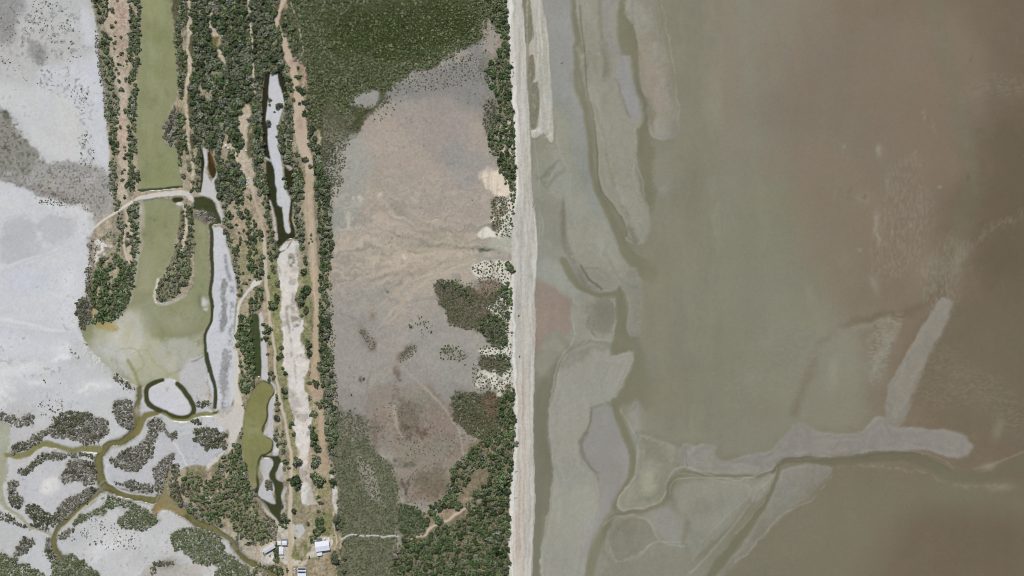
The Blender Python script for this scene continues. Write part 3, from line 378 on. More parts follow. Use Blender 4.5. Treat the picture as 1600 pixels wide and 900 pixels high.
def bank(k, s, col, rim=(164, 161, 146), dark=(110, 108, 88), w=2.5, ra=.6, da=.5, soft=2.3):
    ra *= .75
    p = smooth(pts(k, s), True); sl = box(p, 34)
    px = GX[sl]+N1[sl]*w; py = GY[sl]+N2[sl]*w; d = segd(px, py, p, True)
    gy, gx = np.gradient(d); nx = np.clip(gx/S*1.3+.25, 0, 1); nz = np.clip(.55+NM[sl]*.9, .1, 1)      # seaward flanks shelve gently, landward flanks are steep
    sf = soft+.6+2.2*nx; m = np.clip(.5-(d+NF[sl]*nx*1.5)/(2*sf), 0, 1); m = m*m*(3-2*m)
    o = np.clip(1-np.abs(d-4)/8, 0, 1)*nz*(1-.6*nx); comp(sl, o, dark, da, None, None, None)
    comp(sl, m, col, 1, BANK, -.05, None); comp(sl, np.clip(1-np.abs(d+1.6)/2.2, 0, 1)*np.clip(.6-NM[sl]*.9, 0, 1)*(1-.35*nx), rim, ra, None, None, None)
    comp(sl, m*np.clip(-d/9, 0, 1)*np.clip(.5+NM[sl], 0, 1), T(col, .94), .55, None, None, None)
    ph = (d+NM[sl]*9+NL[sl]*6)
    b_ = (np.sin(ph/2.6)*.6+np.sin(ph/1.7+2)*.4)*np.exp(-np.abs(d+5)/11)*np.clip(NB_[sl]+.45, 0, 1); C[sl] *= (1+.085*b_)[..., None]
NB_ = fbm(40, seed=81, o=3)
L(14, "235,-80 243,60 248,110 245,200 250,280 270,340 290,440 295,520 310,600 350,680 385,760 410,810 450,850 490,880", [9, 9, 8, 7, 8, 9, 9, 12, 16, 24, 26], (123, 121, 99), 3.4, kl=SEA, z=WL, w=2)
P(14, "380,-60 470,-60 480,60 480,200 480,300 480,420 500,520 500,640 460,700 440,520 430,300 410,180 375,176 375,60", (122, 120, 98), 6, w=3)
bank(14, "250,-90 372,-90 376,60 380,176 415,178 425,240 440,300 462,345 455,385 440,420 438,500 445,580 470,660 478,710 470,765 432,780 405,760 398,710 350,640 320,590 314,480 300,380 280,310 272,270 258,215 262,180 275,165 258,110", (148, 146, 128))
P(14, "385,180 412,185 425,250 445,320 455,350 430,400 400,350 380,300 375,230", (146, 145, 142), 4, a=.9); P(14, "330,-60 372,-60 376,100 378,170 335,150 325,60", (144, 142, 134), 6, a=.8)
L(14, "375,250 385,300 405,350 415,370", [3, 5, 3], (132, 128, 118), 3, a=.7, w=3); L(14, "320,-60 325,120 340,200 335,240", [4, 8, 6], (124, 120, 98), 4, a=.6); L(14, "285,300 330,410 345,500 360,560 370,600", [2, 5, 6, 3], (130, 126, 102), 4, a=.6); L(14, "265,190 300,170 310,230", 8, (136, 134, 112), 4, a=.6); G(903, 118, 10, 14, 0, (122, 120, 100), .5)
L(14, "258,20 262,100 272,160 280,290 300,370 312,470 318,590 350,640 398,710 405,755", 2.5, (104, 102, 76), 1.6, a=.75); L(14, "405,735 412,762 432,775", 5, (112, 110, 88), 3, a=.7); L(14, "400,720 425,740 440,772", 8, (124, 121, 100), 4, a=.6)
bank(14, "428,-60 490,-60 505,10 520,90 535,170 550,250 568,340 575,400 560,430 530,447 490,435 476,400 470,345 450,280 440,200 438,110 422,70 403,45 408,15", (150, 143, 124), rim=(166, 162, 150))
P(14, "408,10 440,0 490,5 500,60 470,110 440,90", (154, 152, 138), 6, a=.8); P(14, "445,290 490,330 500,380 480,400", (118, 114, 92), 6, a=.6); P(14, "500,380 565,380 560,430 510,430", (154, 152, 140), 4, a=.6); P(14, "460,220 510,210 540,290 530,340 490,330", (156, 140, 122), 7, a=.6)
L(14, "425,80 436,110 440,190 450,275 470,340", 3.5, (108, 108, 84), 2, a=.7); L(14, "404,45 395,60 400,120", 10, (118, 118, 94), 4, a=.5); G(1038, 295, 7, 8, 0, (150, 148, 132), .5)
P(14, "500,-60 520,-60 540,100 520,60", (112, 112, 88), 5, a=.6)
# south-west of the sea
P(15, "100,-60 190,-60 250,60 340,60 345,200 320,260 190,250 100,330", (142, 141, 126), 3, kl=BANK, z=-.1, w=2)
P(15, "104,40 160,50 225,85 217,130 212,185 185,195 150,190 125,240 104,280", (146, 130, 115), 6, w=5); P(15, "130,-30 200,0 240,60 210,80 160,50 110,20", (150, 150, 136), 5)
P(15, "225,85 335,80 340,130 335,205 290,205 260,220 230,225 215,150", (146, 145, 129), 3, w=2); P(15, "270,100 330,90 335,190 290,190 260,140", (128, 126, 106), 5, a=.8, w=3); L(15, "262,145 262,170 280,195", [5, 7, 3], (124, 121, 100), 2, a=.8); L(15, "335,90 338,150 333,205 290,205 265,215", 1.8, (160, 158, 142), 1.2, a=.7)
L(15, "190,-20 230,45 290,78 340,75 355,110 358,160 345,210 335,240", [14, 11, 8, 10, 14, 16, 14, 10], (123, 121, 99), 3.2, kl=SEA, z=WL, w=2); P(15, "345,60 365,80 375,190 410,200 430,250 450,400 380,400 340,390 370,330 390,260 380,245 330,250 340,200", (122, 120, 98), 4, kl=SEA, z=WL, w=2)
bank(15, "360,10 400,0 412,40 420,120 418,165 405,195 385,196 373,170 378,120 372,80 355,50", (138, 136, 120), ra=.45); bank(15, "240,-10 330,0 350,40 330,68 290,62 260,40", (142, 140, 124), ra=.6); L(15, "240,-10 262,30 300,60", 3.5, (98, 96, 72), 2, a=.8)
P(15, "100,290 130,240 185,250 175,330 155,430 150,560 155,640 135,760 120,830 125,930 90,930 95,600", (121, 119, 101), 3, kl=SEA, z=WL, w=1.5); P(15, "105,280 150,185 190,190 205,240 170,270 120,330", (140, 139, 122), 5, a=.8)
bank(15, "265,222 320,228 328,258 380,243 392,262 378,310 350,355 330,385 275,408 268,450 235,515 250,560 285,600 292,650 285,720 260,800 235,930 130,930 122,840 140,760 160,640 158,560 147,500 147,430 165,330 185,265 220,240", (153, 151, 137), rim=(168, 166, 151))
P(15, "275,405 330,383 345,330 300,300 270,330", (150, 150, 134), 7, a=.5); P(15, "190,270 260,240 270,250 200,300", (128, 126, 108), 5, a=.5); P(15, "150,430 220,420 230,520 170,560", (158, 155, 142), 9, a=.5); P(15, "150,690 260,620 280,720 200,800 140,830", (154, 153, 136), 9, a=.6)
P(15, "280,410 330,403 352,440 372,490 388,540 380,600 345,665 320,720 285,770 255,830 235,860 245,780 285,700 292,620 250,555 243,525 268,470", (146, 144, 138), 4, a=.9, w=3); L(15, "272,405 266,460 240,505 236,518 252,555 290,600", [3, 4, 8, 5, 2], (120, 117, 98), 3, a=.8, w=3); L(15, "278,405 320,388", 3, (112, 110, 92), 2.5, a=.7); G(920, 705, 12, 12, 0, (150, 150, 146), .5)
P(15, "385,410 410,400 420,490 405,560 390,560 382,480", (148, 147, 138), 6, a=.7, kl=BANK)
L(15, "335,385 352,440 375,500 392,550 385,610 355,660 342,700 350,712", [10, 12, 12, 11, 10, 8, 6, 5], (122, 120, 97), 3.2, kl=SEA, z=WL, w=1.5)
bank(15, "410,490 445,500 490,512 530,532 550,548 548,585 520,596 500,620 488,660 465,692 420,705 370,715 345,700 350,672 380,630 405,590 408,540", (146, 144, 124), rim=(164, 160, 144)); P(15, "430,590 470,590 470,640 430,660 410,630", (158, 156, 132), 6, a=.8); P(15, "420,500 480,520 500,560 440,560", (128, 124, 104), 7, a=.6); P(15, "460,590 530,560 500,640 460,690", (128, 124, 104), 6, a=.5)
P(15, "350,715 440,712 495,690 520,640 600,610 760,612 735,680 640,790 560,850 560,930 260,930 300,800", (137, 136, 119), 4, kl=BANK, w=2)
L(15, "352,716 410,710 465,696 492,665 503,630 535,602 600,600 680,604 760,606 800,588 822,572", [8, 7, 8, 11, 11, 8, 7, 6, 6, 5], (125, 121, 100), 2.6, kl=SEA, z=WL, w=1.5); L(15, "545,590 600,592 680,598 750,602 800,582", 2, (156, 144, 126), 1.3, a=.7, w=1.2); L(15, "352,708 420,700 470,680 490,650", 1.8, (166, 163, 146), 1.2, a=.6); L(15, "500,660 510,620 560,612 680,612 750,612", 1.6, (164, 160, 144), 1.2, a=.6, w=1.2)
L(15, "350,712 310,770 285,820 270,870 262,930", [8, 13, 15, 15], (125, 123, 102), 3.2, kl=SEA, z=WL, w=1.5); bank(15, "345,732 400,727 435,730 455,765 470,795 440,800 400,845 350,862 325,840 312,805 325,760", (134, 131, 112), rim=(160, 157, 140), ra=.7); P(15, "430,720 500,700 530,750 530,800 480,800 445,760", (144, 142, 132), 5, a=.8)
L(15, "340,860 400,850 450,805 550,800", 2, (160, 157, 140), 2, a=.6); L(15, "550,740 545,800 560,850 620,810 700,740 740,690", [6, 8, 7, 5], (124, 121, 100), 4, a=.7, w=3); P(15, "560,620 730,620 730,670 640,760 560,760 520,700", (146, 143, 126), 8, a=.7); P(15, "320,870 540,820 560,930 310,930", (134, 131, 112), 7, a=.8)
P(15, "735,640 760,620 815,580 800,640 760,680 740,680", (144, 142, 126), 2.5, kl=BANK); L(15, "735,690 680,760 620,830 560,890", 3, (158, 155, 140), 2, a=.6)
# eastern shoals and the deep side channel
P(0, "1240,-90 1700,-90 1700,980 1180,980 1220,760 1400,700 1380,560 1300,420 1230,250", (128, 116, 100), 60, a=.85); P(0, "1330,-90 1700,-90 1700,980 1330,980 1380,600", (122, 108, 90), 80, a=.85); P(0, "1500,-90 1720,-90 1720,980 1480,980 1540,760 1480,400 1560,200", (109, 98, 81), 75, a=.85)
P(0, "1100,20 1180,0 1180,140 1120,160", (134, 126, 108), 30, a=.5); P(0, "1040,-90 1260,-90 1260,150 1150,260 1070,120", (133, 125, 108), 55, a=.6); P(0, "1180,100 1300,100 1300,480 1180,400", (130, 122, 104), 45, a=.5); P(0, "1230,100 1500,20 1520,260 1300,260", (128, 116, 99), 30, a=.6); P(0, "1240,300 1420,260 1440,480 1260,460", (128, 116, 97), 25, a=.6); P(0, "1000,-20 1090,-20 1120,300 1140,620 1020,650 1010,440 1060,240", (131, 127, 107), 25, a=.8)
P(0, "1160,300 1240,300 1280,480 1200,620 1080,660 1060,500", (128, 127, 106), 30, a=.7); P(0, "1430,120 1520,100 1500,260 1420,300", (128, 112, 95), 20, a=.4); P(0, "1530,200 1610,200 1620,420 1520,420", (101, 90, 72), 40, a=.7); P(0, "1250,740 1600,740 1620,960 1180,960", (119, 107, 88), 55, a=.75); P(0, "1420,790 1620,760 1620,930 1440,930", (108, 97, 79), 75, a=.6); P(0, "1450,500 1600,500 1600,640 1500,700 1440,640", (110, 102, 83), 30, a=.6); G(1190, 640, 26, 16, 0, (130, 116, 98), .5)
L(16, "255,440 280,370 305,310 340,235 420,190 500,170 570,160 650,115 690,40 700,-20", [12, 12, 12, 11, 11, 10, 9, 9, 8], (112, 100, 80), 7, a=.75, w=6)
L(16, "275,330 330,260 380,215 440,200 540,190", [5, 10, 10, 6], (140, 136, 120), 6, a=.55, w=6); L(16, "290,80 310,150 330,200 370,205", [6, 10, 14, 14], (140, 132, 116), 8, a=.5, w=6); L(16, "240,340 290,270 300,230", 8, (138, 132, 114), 7, a=.4, w=5)
for x, y, rx, ry, an, a in ((1266, 458, 7, 15, 0, .75), (1367, 445, 7, 14, -10, .6), (1301, 585, 9, 26, 8, .7), (1380, 540, 8, 30, 12, .45), (1374, 234, 6, 9, 0, .8), (1387, 285, 4, 14, 5, .4), (1370, 350, 7, 22, 0, .3), (1350, 310, 12, 8, 0, .3), (1195, 535, 24, 10, -25, .4), (1170, 590, 14, 14, 0, .35), (1560, 670, 9, 14, 10, .4), (1545, 728, 14, 6, -20, .5), (1565, 762, 24, 6, -5, .5), (1505, 760, 16, 4, 8, .4), (1455, 420, 22, 22, -60, .3), (1500, 400, 10, 30, 15, .35), (1165, 540, 8, 5, 0, .4)): G(x, y, rx, ry, an, (150, 146, 130), a, (NM, -1, .3))
L(16, "545,200 520,240 495,280 470,330", [5, 11, 9, 3], (142, 138, 122), 5, a=.55, w=6)
rp = remap(fbm(4.5, 2, seed=60, o=2), 2); rp2 = remap(fbm(2, 5, seed=61, o=2), 2)
P(16, "600,60 640,-10 700,-60 740,0 720,80 690,150 640,160 620,110", (144, 137, 122), 9, a=.4, n=(rp2, -.5, 1), w=5); P(16, "560,160 480,200 460,330 490,350 520,280", (150, 146, 130), 8, a=.5, n=(rp, -.5, 1.))
P(16, "100,870 160,820 280,690 360,700 300,800 220,950 60,960", (146, 140, 124), 10, a=.35, n=(rp2, -.6, 1.1), w=5); P(16, "200,180 330,200 300,330 200,420 60,420 100,250", (150, 146, 128), 14, a=.3, n=(rp, -.5, 1.)); P(16, "560,330 640,420 800,440 900,540 900,400 760,300 660,250", (134, 126, 104), 14, a=.35, n=(rp, -.5, 1.)); P(16, "500,-200 600,-300 620,0 560,60 480,40", (150, 138, 122), 14, a=.35, n=(rp2, -.5, 1.))
bank(16, "520,370 560,290 600,225 640,160 665,120 695,125 690,165 655,240 625,300 600,355 550,482 515,462", (140, 134, 120), rim=(146, 140, 126), dark=(106, 98, 78), ra=.3, da=.3)
bank(16, "-60,530 0,545 60,575 120,560 190,545 225,510 250,476 285,473 312,493 360,500 430,500 460,475 485,452 512,458 530,480 552,482 620,488 700,494 735,508 755,535 740,560 700,570 655,558 600,545 500,550 400,562 300,570 220,578 160,608 60,602 -60,596", (141, 136, 126), rim=(152, 147, 136), dark=(112, 106, 86), ra=.4, da=.35, soft=2)
bank(15, "545,552 562,522 600,513 630,525 640,560 700,570 760,580 750,600 680,600 600,597 550,590", (144, 141, 129), ra=.25, da=.3)
bank(16, "222,598 290,590 358,593 345,620 300,675 250,710 200,760 160,800 130,830 90,870 60,900 40,960 0,960 60,870 110,810 150,750 190,670 212,625", (143, 139, 124), rim=(158, 154, 138), ra=.5, da=.3); P(16, "235,600 345,600 290,670 220,690", (141, 137, 128), 6, a=.8)
L(16, "213,586 205,620 190,660 160,710 120,765 80,820 40,870 0,930", [4, 7, 9, 10, 13, 15, 15], (116, 113, 92), 3, kl=SEA, z=WL, w=1.5); L(16, "215,590 200,590 185,630 150,660 135,690", 2, (158, 153, 138), 1.5, a=.6)
L(16, "190,606 225,578 280,572 360,580 440,570 500,563 580,565 640,590 700,618 760,624 820,616 860,595 910,575 960,560", [5, 8, 9, 11, 14, 16, 17, 17, 16, 15, 15, 16, 16], (110, 105, 85), 2.5, kl=SEA, z=WL, w=2); L(16, "225,570 300,565 400,572 500,556 600,556 650,580 700,606", 1.6, (98, 94, 76), 1.5, a=.7); L(16, "380,592 460,590 540,598 620,612 680,635 740,650 820,645", [2, 4, 3, 3], (148, 142, 124), 2.5, a=.6, n=(NF, -.5, .4), w=3); L(16, "760,600 800,590 850,570 900,552", 2, (144, 140, 124), 2, a=.5)

for k in range(46):
    r = random.Random(900+k); x = r.uniform(1180, 1590); y = r.uniform(10, 560); G(x, y, r.uniform(1.5, 4), r.uniform(4, 16), r.uniform(-20, 25), r.choice([(140, 134, 118), (134, 126, 108), (98, 88, 70)]), r.uniform(.15, .4), (NF, -.6, .4))
for x, y, rx, ry, c in ((1370, 350, 3, 14, (152, 146, 130)), (1374, 372, 2.5, 9, (150, 144, 128)), (1367, 336, 3, 6, (150, 144, 128)), (1350, 308, 4, 4, (98, 90, 72)), (1319, 232, 3, 6, (146, 142, 126)), (1342, 390, 4, 3, (142, 136, 120)), (1467, 292, 3, 3, (146, 140, 124)), (1510, 276, 2, 7, (92, 82, 66)), (1395, 362, 2.5, 5, (146, 140, 126)), (1425, 354, 3, 4, (144, 138, 124)), (1443, 180, 3, 7, (142, 136, 118))): G(x, y, rx, ry, 6, c, .7, (NF, -.9, .1))
P(0, "1490,140 1560,115 1600,120 1600,150 1540,150 1500,165", (134, 124, 106), 8, a=.4, n=(rp, -.5, 1.)); L(0, "1455,440 1480,410 1530,370 1600,330", [10, 14, 16, 12], (136, 128, 112), 7, a=.35, w=6, n=(rp2, -.6, .9)); L(0, "1440,470 1470,420 1500,360 1520,290 1500,180 1470,60 1450,-20", [8, 16, 26, 30, 30, 20], (114, 112, 92), 14, a=.4, w=10)
L(0, "1160,-20 1170,120 1180,260 1195,380", [16, 20, 14, 10], (136, 136, 116), 12, a=.35, w=8); L(0, "1110,-20 1115,200 1120,420 1110,600", [20, 14, 18, 12], (136, 134, 114), 14, a=.35, w=8); L(0, "1250,60 1260,220 1262,400", [40, 50, 40], (130, 116, 100), 20, a=.35, w=10)
P(0, "1120,930 1200,800 1300,745 1420,738 1600,775 1600,800 1460,790 1380,840 1300,960", (121, 117, 97), 45, a=.8)
P(0, "1150,420 1290,470 1300,640 1240,660 1100,690 1020,660 1010,500", (131, 129, 111), 45, a=.45)
bk = srgb((142, 140, 125)); e_ = np.clip((NV0-.35)/.5, 0, 1)*((GX > 838) & (GX < 1080) & (K != SEA))*.25; C[:] = C*(1-e_[..., None])+bk*e_[..., None]
# ---- beach
BC = (188, 184, 174)
P(0, "793,-90 792,0 795,50 797,100 801,170 805,250 806,300 801,345 800,390 799,430 800,500 801,560 803,610 805,660 803,720 798,760 797,800 796,850 794,990 828,990 830,900 833,840 835,760 833,700 834,600 836,520 835,460 840,400 838,350 834,320 831,280 829,200 824,130 822,67 817,0 817,-90", BC, 1.1, kl=BEACH, z=1.2, w=.5, nt=1)
P(0, "793,-90 792,0 795,50 797,100 801,170 805,250 806,300 802,330 806,330 812,260 811,200 806,120 804,60 801,0 801,-90", (224, 221, 214), 1.6, w=1.2); P(0, "799,430 800,500 802,600 804,660 802,720 796,800 794,990 801,990 803,800 808,720 809,640 806,560 804,500 803,430", (218, 214, 206), 1.5, w=2)
L(0, "815,560 818,640 818,720 813,800 808,990", [5, 9, 10, 10], (192, 174, 158), 3, a=.75); L(0, "812,350 815,420 812,480", 8, (180, 176, 170), 3, a=.7); L(0, "825,395 822,410 818,425", 5, (176, 156, 116), 2.5, a=.7, n=SP)
L(0, "830,-20 832,60 830,0", 1, BC); P(0, "822,-90 847,-90 847,0 855,40 859,100 863,150 865,217 858,222 850,208 838,216 829,213 830,205 838,200 843,165 841,130 834,128 828,95 826,70 834,60 833,43 826,0 826,-90", (178, 175, 163), 1.3, kl=BEACH, z=.6, w=1.2)
for s in ("816,-60 827,-60 828,0 832,30 833,50 830,63 824,72 821,60 819,20 816,0", "827,89 833,87 836,105 836,122 830,128 826,118 825,100", "831,134 839,133 842,150 842,170 837,190 834,199 829,196 828,160 829,145"):
    P(0, s, (127, 124, 106), 1.1, kl=POND, z=WL, w=.8)
L(0, "820,0 823,50 824,90 827,140 827,200 831,260", 1.5, (128, 124, 104), 1.1, a=.8); L(0, "822,-20 824,30 823,10", 1, (150, 144, 120)); 
for x, y in ((823, 5), (822, 22), (830, 112), (835, 150), (834, 165)): G(x, y, 1.3, 3, 0, (165, 158, 138), .7)
L(0, "832,205 842,203 852,212 860,210", 6, (205, 204, 198), 2, a=.6, w=3, n=(NF, -.4, .2)); L(0, "838,-20 845,60 850,140 856,200", 3, (200, 198, 188), 2, a=.6); 
mm = ((K == BEACH)*np.clip(np.abs(STV)*1.2-.2, 0, .38))[..., None]; C[:] = C*(1-mm)+np.where(STV[..., None] > 0, srgb((206, 203, 194)), srgb((160, 156, 144)))*mm
L(0, "834,330 836,350 838,400 835,460 836,520 834,600 833,700 835,760 833,840 829,920", 1.2, (206, 205, 199), .9, a=.8)

LT, DD = (170, 168, 154), (110, 109, 92)  # bank relief painted into the colour: light rims, dark shadow bands
for k_, s_, w_, c_, a_, so in ((17, "200,0 190,60 195,130 185,180 150,220 130,280 120,350 120,430 128,500 130,570 125,640 100,760 90,840 95,900", 2.2, LT, .8, 1.3), (17, "150,250 172,218 240,190 300,185", 8, DD, .45, 4), (17, "240,90 240,120 250,150 262,165", 1.8, LT, .7, 1.2), (17, "215,180 250,160 300,165 320,160 325,60 300,35", 1.6, LT, .7, 1.2), (17, "250,375 300,350 345,300 375,230 360,205 325,215", 2, LT, .45, 2), (17, "212,490 240,440 250,375", [2, 5, 3], DD, .7, 2), (17, "215,495 240,540 270,600", 3, DD, .6, 2), (17, "345,380 385,470 395,540 380,600 340,650 330,680 345,695 400,690 460,670 480,630 490,590 530,560 600,580 720,600 770,580 835,550", 1.8, LT, .75, 1.3),
 (17, "290,740 330,715 400,715 430,730 460,790 540,805", 1.8, LT, .7, 1.4), (17, "300,790 320,840 350,860 420,810 460,790", 1.6, LT, .6, 1.6), (17, "545,520 548,560", 2.5, DD, .7, 1.5), (17, "500,600 495,640 510,690 545,720 555,760", 8, DD, .35, 4), (17, "520,580 600,590 690,610 740,620 745,640 700,690 640,740 600,790 560,850", 1.6, LT, .5, 1.5), (17, "700,860 760,800 800,760 830,720 900,680 960,640 1000,580", 2.4, LT, .5, 1.6), (17, "440,500 400,560 400,640 440,660", [8, 12, 10], DD, .3, 6), (17, "480,600 440,650 380,670", 9, DD, .35, 5), (17, "150,300 160,420 150,560 140,700", 16, LT, .3, 9), (17, "230,620 240,720 210,820", 22, LT, .3, 10), (17, "110,160 140,140 180,200", 10, DD, .3, 5), (17, "100,300 80,420 90,560 80,700", 12, DD, .3, 6), (17, "840,560 920,545 1000,545 1100,530 1240,530", 1.6, DD, .5, 1.6), (17, "840,530 920,535 1040,520 1180,505 1300,520 1380,560", 1.4, LT, .3, 1.5), (17, "640,540 740,540 820,520 880,490", 6, DD, .2, 5), (17, "830,560 800,640 760,700 700,770", 1.6, LT, .5, 1.5),
 (18, "290,140 300,210 290,250", 8, DD, .5, 4), (18, "205,150 215,180 235,175 290,160", 4, LT, .4, 2), (18, "270,400 290,470 310,530 325,570 350,640 355,700", 2, LT, .6, 1.5), (18, "395,170 398,240 412,320 428,400", 7, DD, .4, 4), (18, "465,0 490,120 510,250 522,370 515,420 480,435 445,430", 1.8, LT, .6, 1.5), (18, "385,400 390,500 410,580 430,680 425,730 390,762 355,745", 1.8, LT, .65, 1.5), (18, "345,640 368,700 378,745", [3, 9, 5], DD, .65, 3), (18, "320,240 345,300 365,365", 3, DD, .5, 2), (18, "160,620 160,700 180,780 215,850 260,900", [4, 9, 7, 5], DD, .6, 3), (18, "290,790 330,860 380,900", 6, DD, .35, 3), (18, "80,560 110,540 150,500", [3, 9, 3], DD, .6, 3), (18, "95,620 85,700 80,760", 2, LT, .6, 1.5), (18, "130,400 150,480 175,530 185,640 200,720", 2, LT, .4, 1.6), (18, "230,0 260,80 290,160", 10, LT, .3, 6), (18, "250,280 290,420 330,560 380,680", 12, LT, .35, 7), (18, "420,60 460,200 480,330", 18, LT, .3, 9), (18, "375,0 380,80 395,170", 4, DD, .4, 2), (18, "200,640 240,720 300,820 360,880", 16, LT, .35, 9)):
    L(k_, s_, w_, c_, so*1.15, a=a_*(.62 if c_ is LT else .9), w=3, n=(NF+NM, -1.3, .1))
for x, y, rx, ry, an, a_ in ((945, 490, 14, 18, 0, .5), (965, 830, 20, 12, -20, .45), (914, 103, 7, 10, 0, .5), (1110, 790, 30, 14, -25, .35), (990, 380, 5, 10, 20, .4), (1000, 690, 16, 8, 10, .3)): G(x, y, rx, ry, an, DD, a_, (NF, -1.2, .2))
for k in range(60):
    r = random.Random(700+k); x, y = r.choice([(r.uniform(218, 275), r.uniform(0, 290)), (r.uniform(222, 270), r.uniform(320, 430)), (r.uniform(215, 325), r.uniform(430, 560)), (r.uniform(382, 412), r.uniform(615, 740))])
    i_, j_ = int((y+60)/S), int((x+60)/S); G(x, y, r.uniform(1.5, 12), r.uniform(2, 16), r.uniform(-30, 30), r.choice([(118, 124, 80), (158, 158, 124), (130, 134, 88), (104, 104, 70)]), r.uniform(.15, .5)*(K[i_, j_] == LAGOON), (NF, -.8, .4))
ms = (K == SALT) & (GX > 425) & (GX < 505) & (GY > 372)
for f_, lo_, hi_, c_, a_ in ((SPB[0]+.5*NM, .25, .7, (150, 143, 130), .6), (SPL[0], .2, .6, (160, 153, 142), .5), (-SPB[0]+.4*NF, .3, .8, (226, 221, 214), .6)):
    m_ = (np.clip((f_-lo_)/(hi_-lo_), 0, 1)*ms*a_)[..., None]; C[:] = C*(1-m_)+srgb(c_)*m_
GAP = remap(fbm(13, 26, seed=90, o=4), 3); gm = np.clip((GAP-.3-.22*((GX > 290) & (GX < 480) & (GY < 225)))/.22, 0, 1)*((K == GROUND) & (GX < 523) & (GX > 150))*.8
C[:] = C*(1-gm[..., None])+srgb((172, 160, 138))*gm[..., None]; NT[:] = np.maximum(NT, (gm > .3)*((GX < 400)|(NM > 0))*(GY > 0))
for k in range(26):
    r = random.Random(300+k); x = r.uniform(804, 832); y0_ = r.uniform(-50, 700); s_ = ""
    for j in range(7): s_ += "%.1f,%.1f " % (x+r.uniform(-1.5, 1.5)+(4 if 330 < y0_+j*40 < 450 else 0), y0_+j*40)
    L(0, s_, r.choice([.8, 1.2, 1.8]), r.choice([(212, 209, 201), (166, 161, 148), (200, 188, 174), (158, 154, 142)]), 1, a=r.uniform(.25, .6), w=1.5)
for k in range(90):
    r = random.Random(500+k); x = r.uniform(0, 150); y = r.uniform(10, 690)
    G(x, y, r.uniform(4, 20), r.uniform(3, 9), r.uniform(-40, 40), r.choice([(210, 209, 205), (178, 175, 166), (184, 186, 190), (212, 212, 210)]), r.uniform(.15, .45)*(K[int((y+60)/S), int((x+60)/S)] == SALT), (NF, -.7, .3))
# ---- fine mottling of every surface
lum = C@np.array([.2126, .7152, .0722], np.float32)
sat = np.array([1, .55, .80, 1, .95, .85, .96, 1, 1, 1, .95, 1], np.float32)[K][..., None]; sat = np.where(((K == SALT) & (GX > 380))[..., None], 1., sat); C = lum[..., None]+(C-lum[..., None])*sat
C[K == MUD] *= np.array([.975, .995, .975], np.float32)
water = (K == SEA) | (K == LAGOON) | (K == CREEK) | (K == POND)
amp = np.array([.07, .022, .028, .03, .012, .022, .022, .04, .06, .02, .10, .03], np.float32)[K]
NG = fbm(4.2, seed=73, o=2); NS = fbm(1.5, seed=74, o=1); NV = remap(fbm(9, 70, seed=75, o=4), 10); NW = fbm(30, 220, seed=70, o=3); NB = fbm(90, seed=76, o=5)
rough_ = np.clip((.46-lum)/.2, 0, 1)*~water*(K != BANK)*np.where(K == MUD, .25+.6*(lum < .24), 1)
fac = 1+amp*(NM*1.1+NF*1.0+NX*1.4+NS*1.2)+np.where(K == SEA, .035*NL+.02*NW*(GX > 1000)+.03*NB, .015*NL)+rough_*(.07*NX+.08*NS+.05*NG)
fac += np.where(K == SALT, .03*NB+.02*np.clip(np.abs(NM)*3-1, -1, 1), 0)+np.where(K == MUD, .05*NB+.03*NG*np.clip(NM*2, 0, 1)+.06*np.clip(STH*2, -1, 1)*np.exp(-((GY-380)/130)**2), 0)
fac += np.where((K == BANK) | ((K == SEA) & (GX < 1130)), .045*NV+.035*NB+.02*NM, 0)+np.where((K == LAGOON), .08*NB+.06*np.clip(NV, -1, 1)+.05*NM, 0)
dots = np.clip((SPM[0]-.72)/.15, 0, 1)*np.clip(NM*2+.2, 0, 1)*((K == SALT) | (K == MUD))
C *= (fac*(1-.28*dots))[..., None]; hue = fbm(60, seed=71, o=4)*.018+fbm(11, seed=72, o=2)*.012
C[..., 0] *= 1+hue; C[..., 2] *= 1-hue
C = np.clip(C, 0.004, .9)
Z += np.where(water, 0, .12*NM+.05*NF).astype(np.float32)

# ================================================================== materials
def mat(name): 
    m = bpy.data.materials.new(name); m.use_nodes = True; n = m.node_tree; return m, n, n.nodes["Principled BSDF"]
ALB = np.array([1.0, 1.0, 1.0], np.float32)
def surface(name, rough, spec, grain, gscale, bump, bscale):
    m, n, b = mat(name); N = n.nodes.new; K_ = n.links.new
    at = N("ShaderNodeAttribute"); at.attribute_name = "albedo"
    geo = N("ShaderNodeNewGeometry")
    tx = N("ShaderNodeTexNoise"); tx.inputs["Scale"].default_value = gscale; tx.inputs["Detail"].default_value = 3; K_(geo.outputs["Position"], tx.inputs["Vector"])
    mr = N("ShaderNodeMapRange"); mr.inputs[1].default_value = .3; mr.inputs[2].default_value = .7; mr.inputs[3].default_value = 1-grain; mr.inputs[4].default_value = 1+grain
    K_(tx.outputs["Fac"], mr.inputs[0])
    vm = N("ShaderNodeVectorMath"); vm.operation = 'SCALE'; K_(at.outputs["Color"], vm.inputs[0]); K_(mr.outputs[0], vm.inputs["Scale"])
    K_(vm.outputs[0], b.inputs["Base Color"]); b.inputs["Roughness"].default_value = rough; b.inputs["Specular IOR Level"].default_value = spec
    t2 = N("ShaderNodeTexNoise"); t2.inputs["Scale"].default_value = bscale; t2.inputs["Detail"].default_value = 3; K_(geo.outputs["Position"], t2.inputs["Vector"])
    bu = N("ShaderNodeBump"); bu.inputs["Strength"].default_value = 1; bu.inputs["Distance"].default_value = bump; K_(t2.outputs["Fac"], bu.inputs["Height"]); K_(bu.outputs[0], b.inputs["Normal"])
    return m
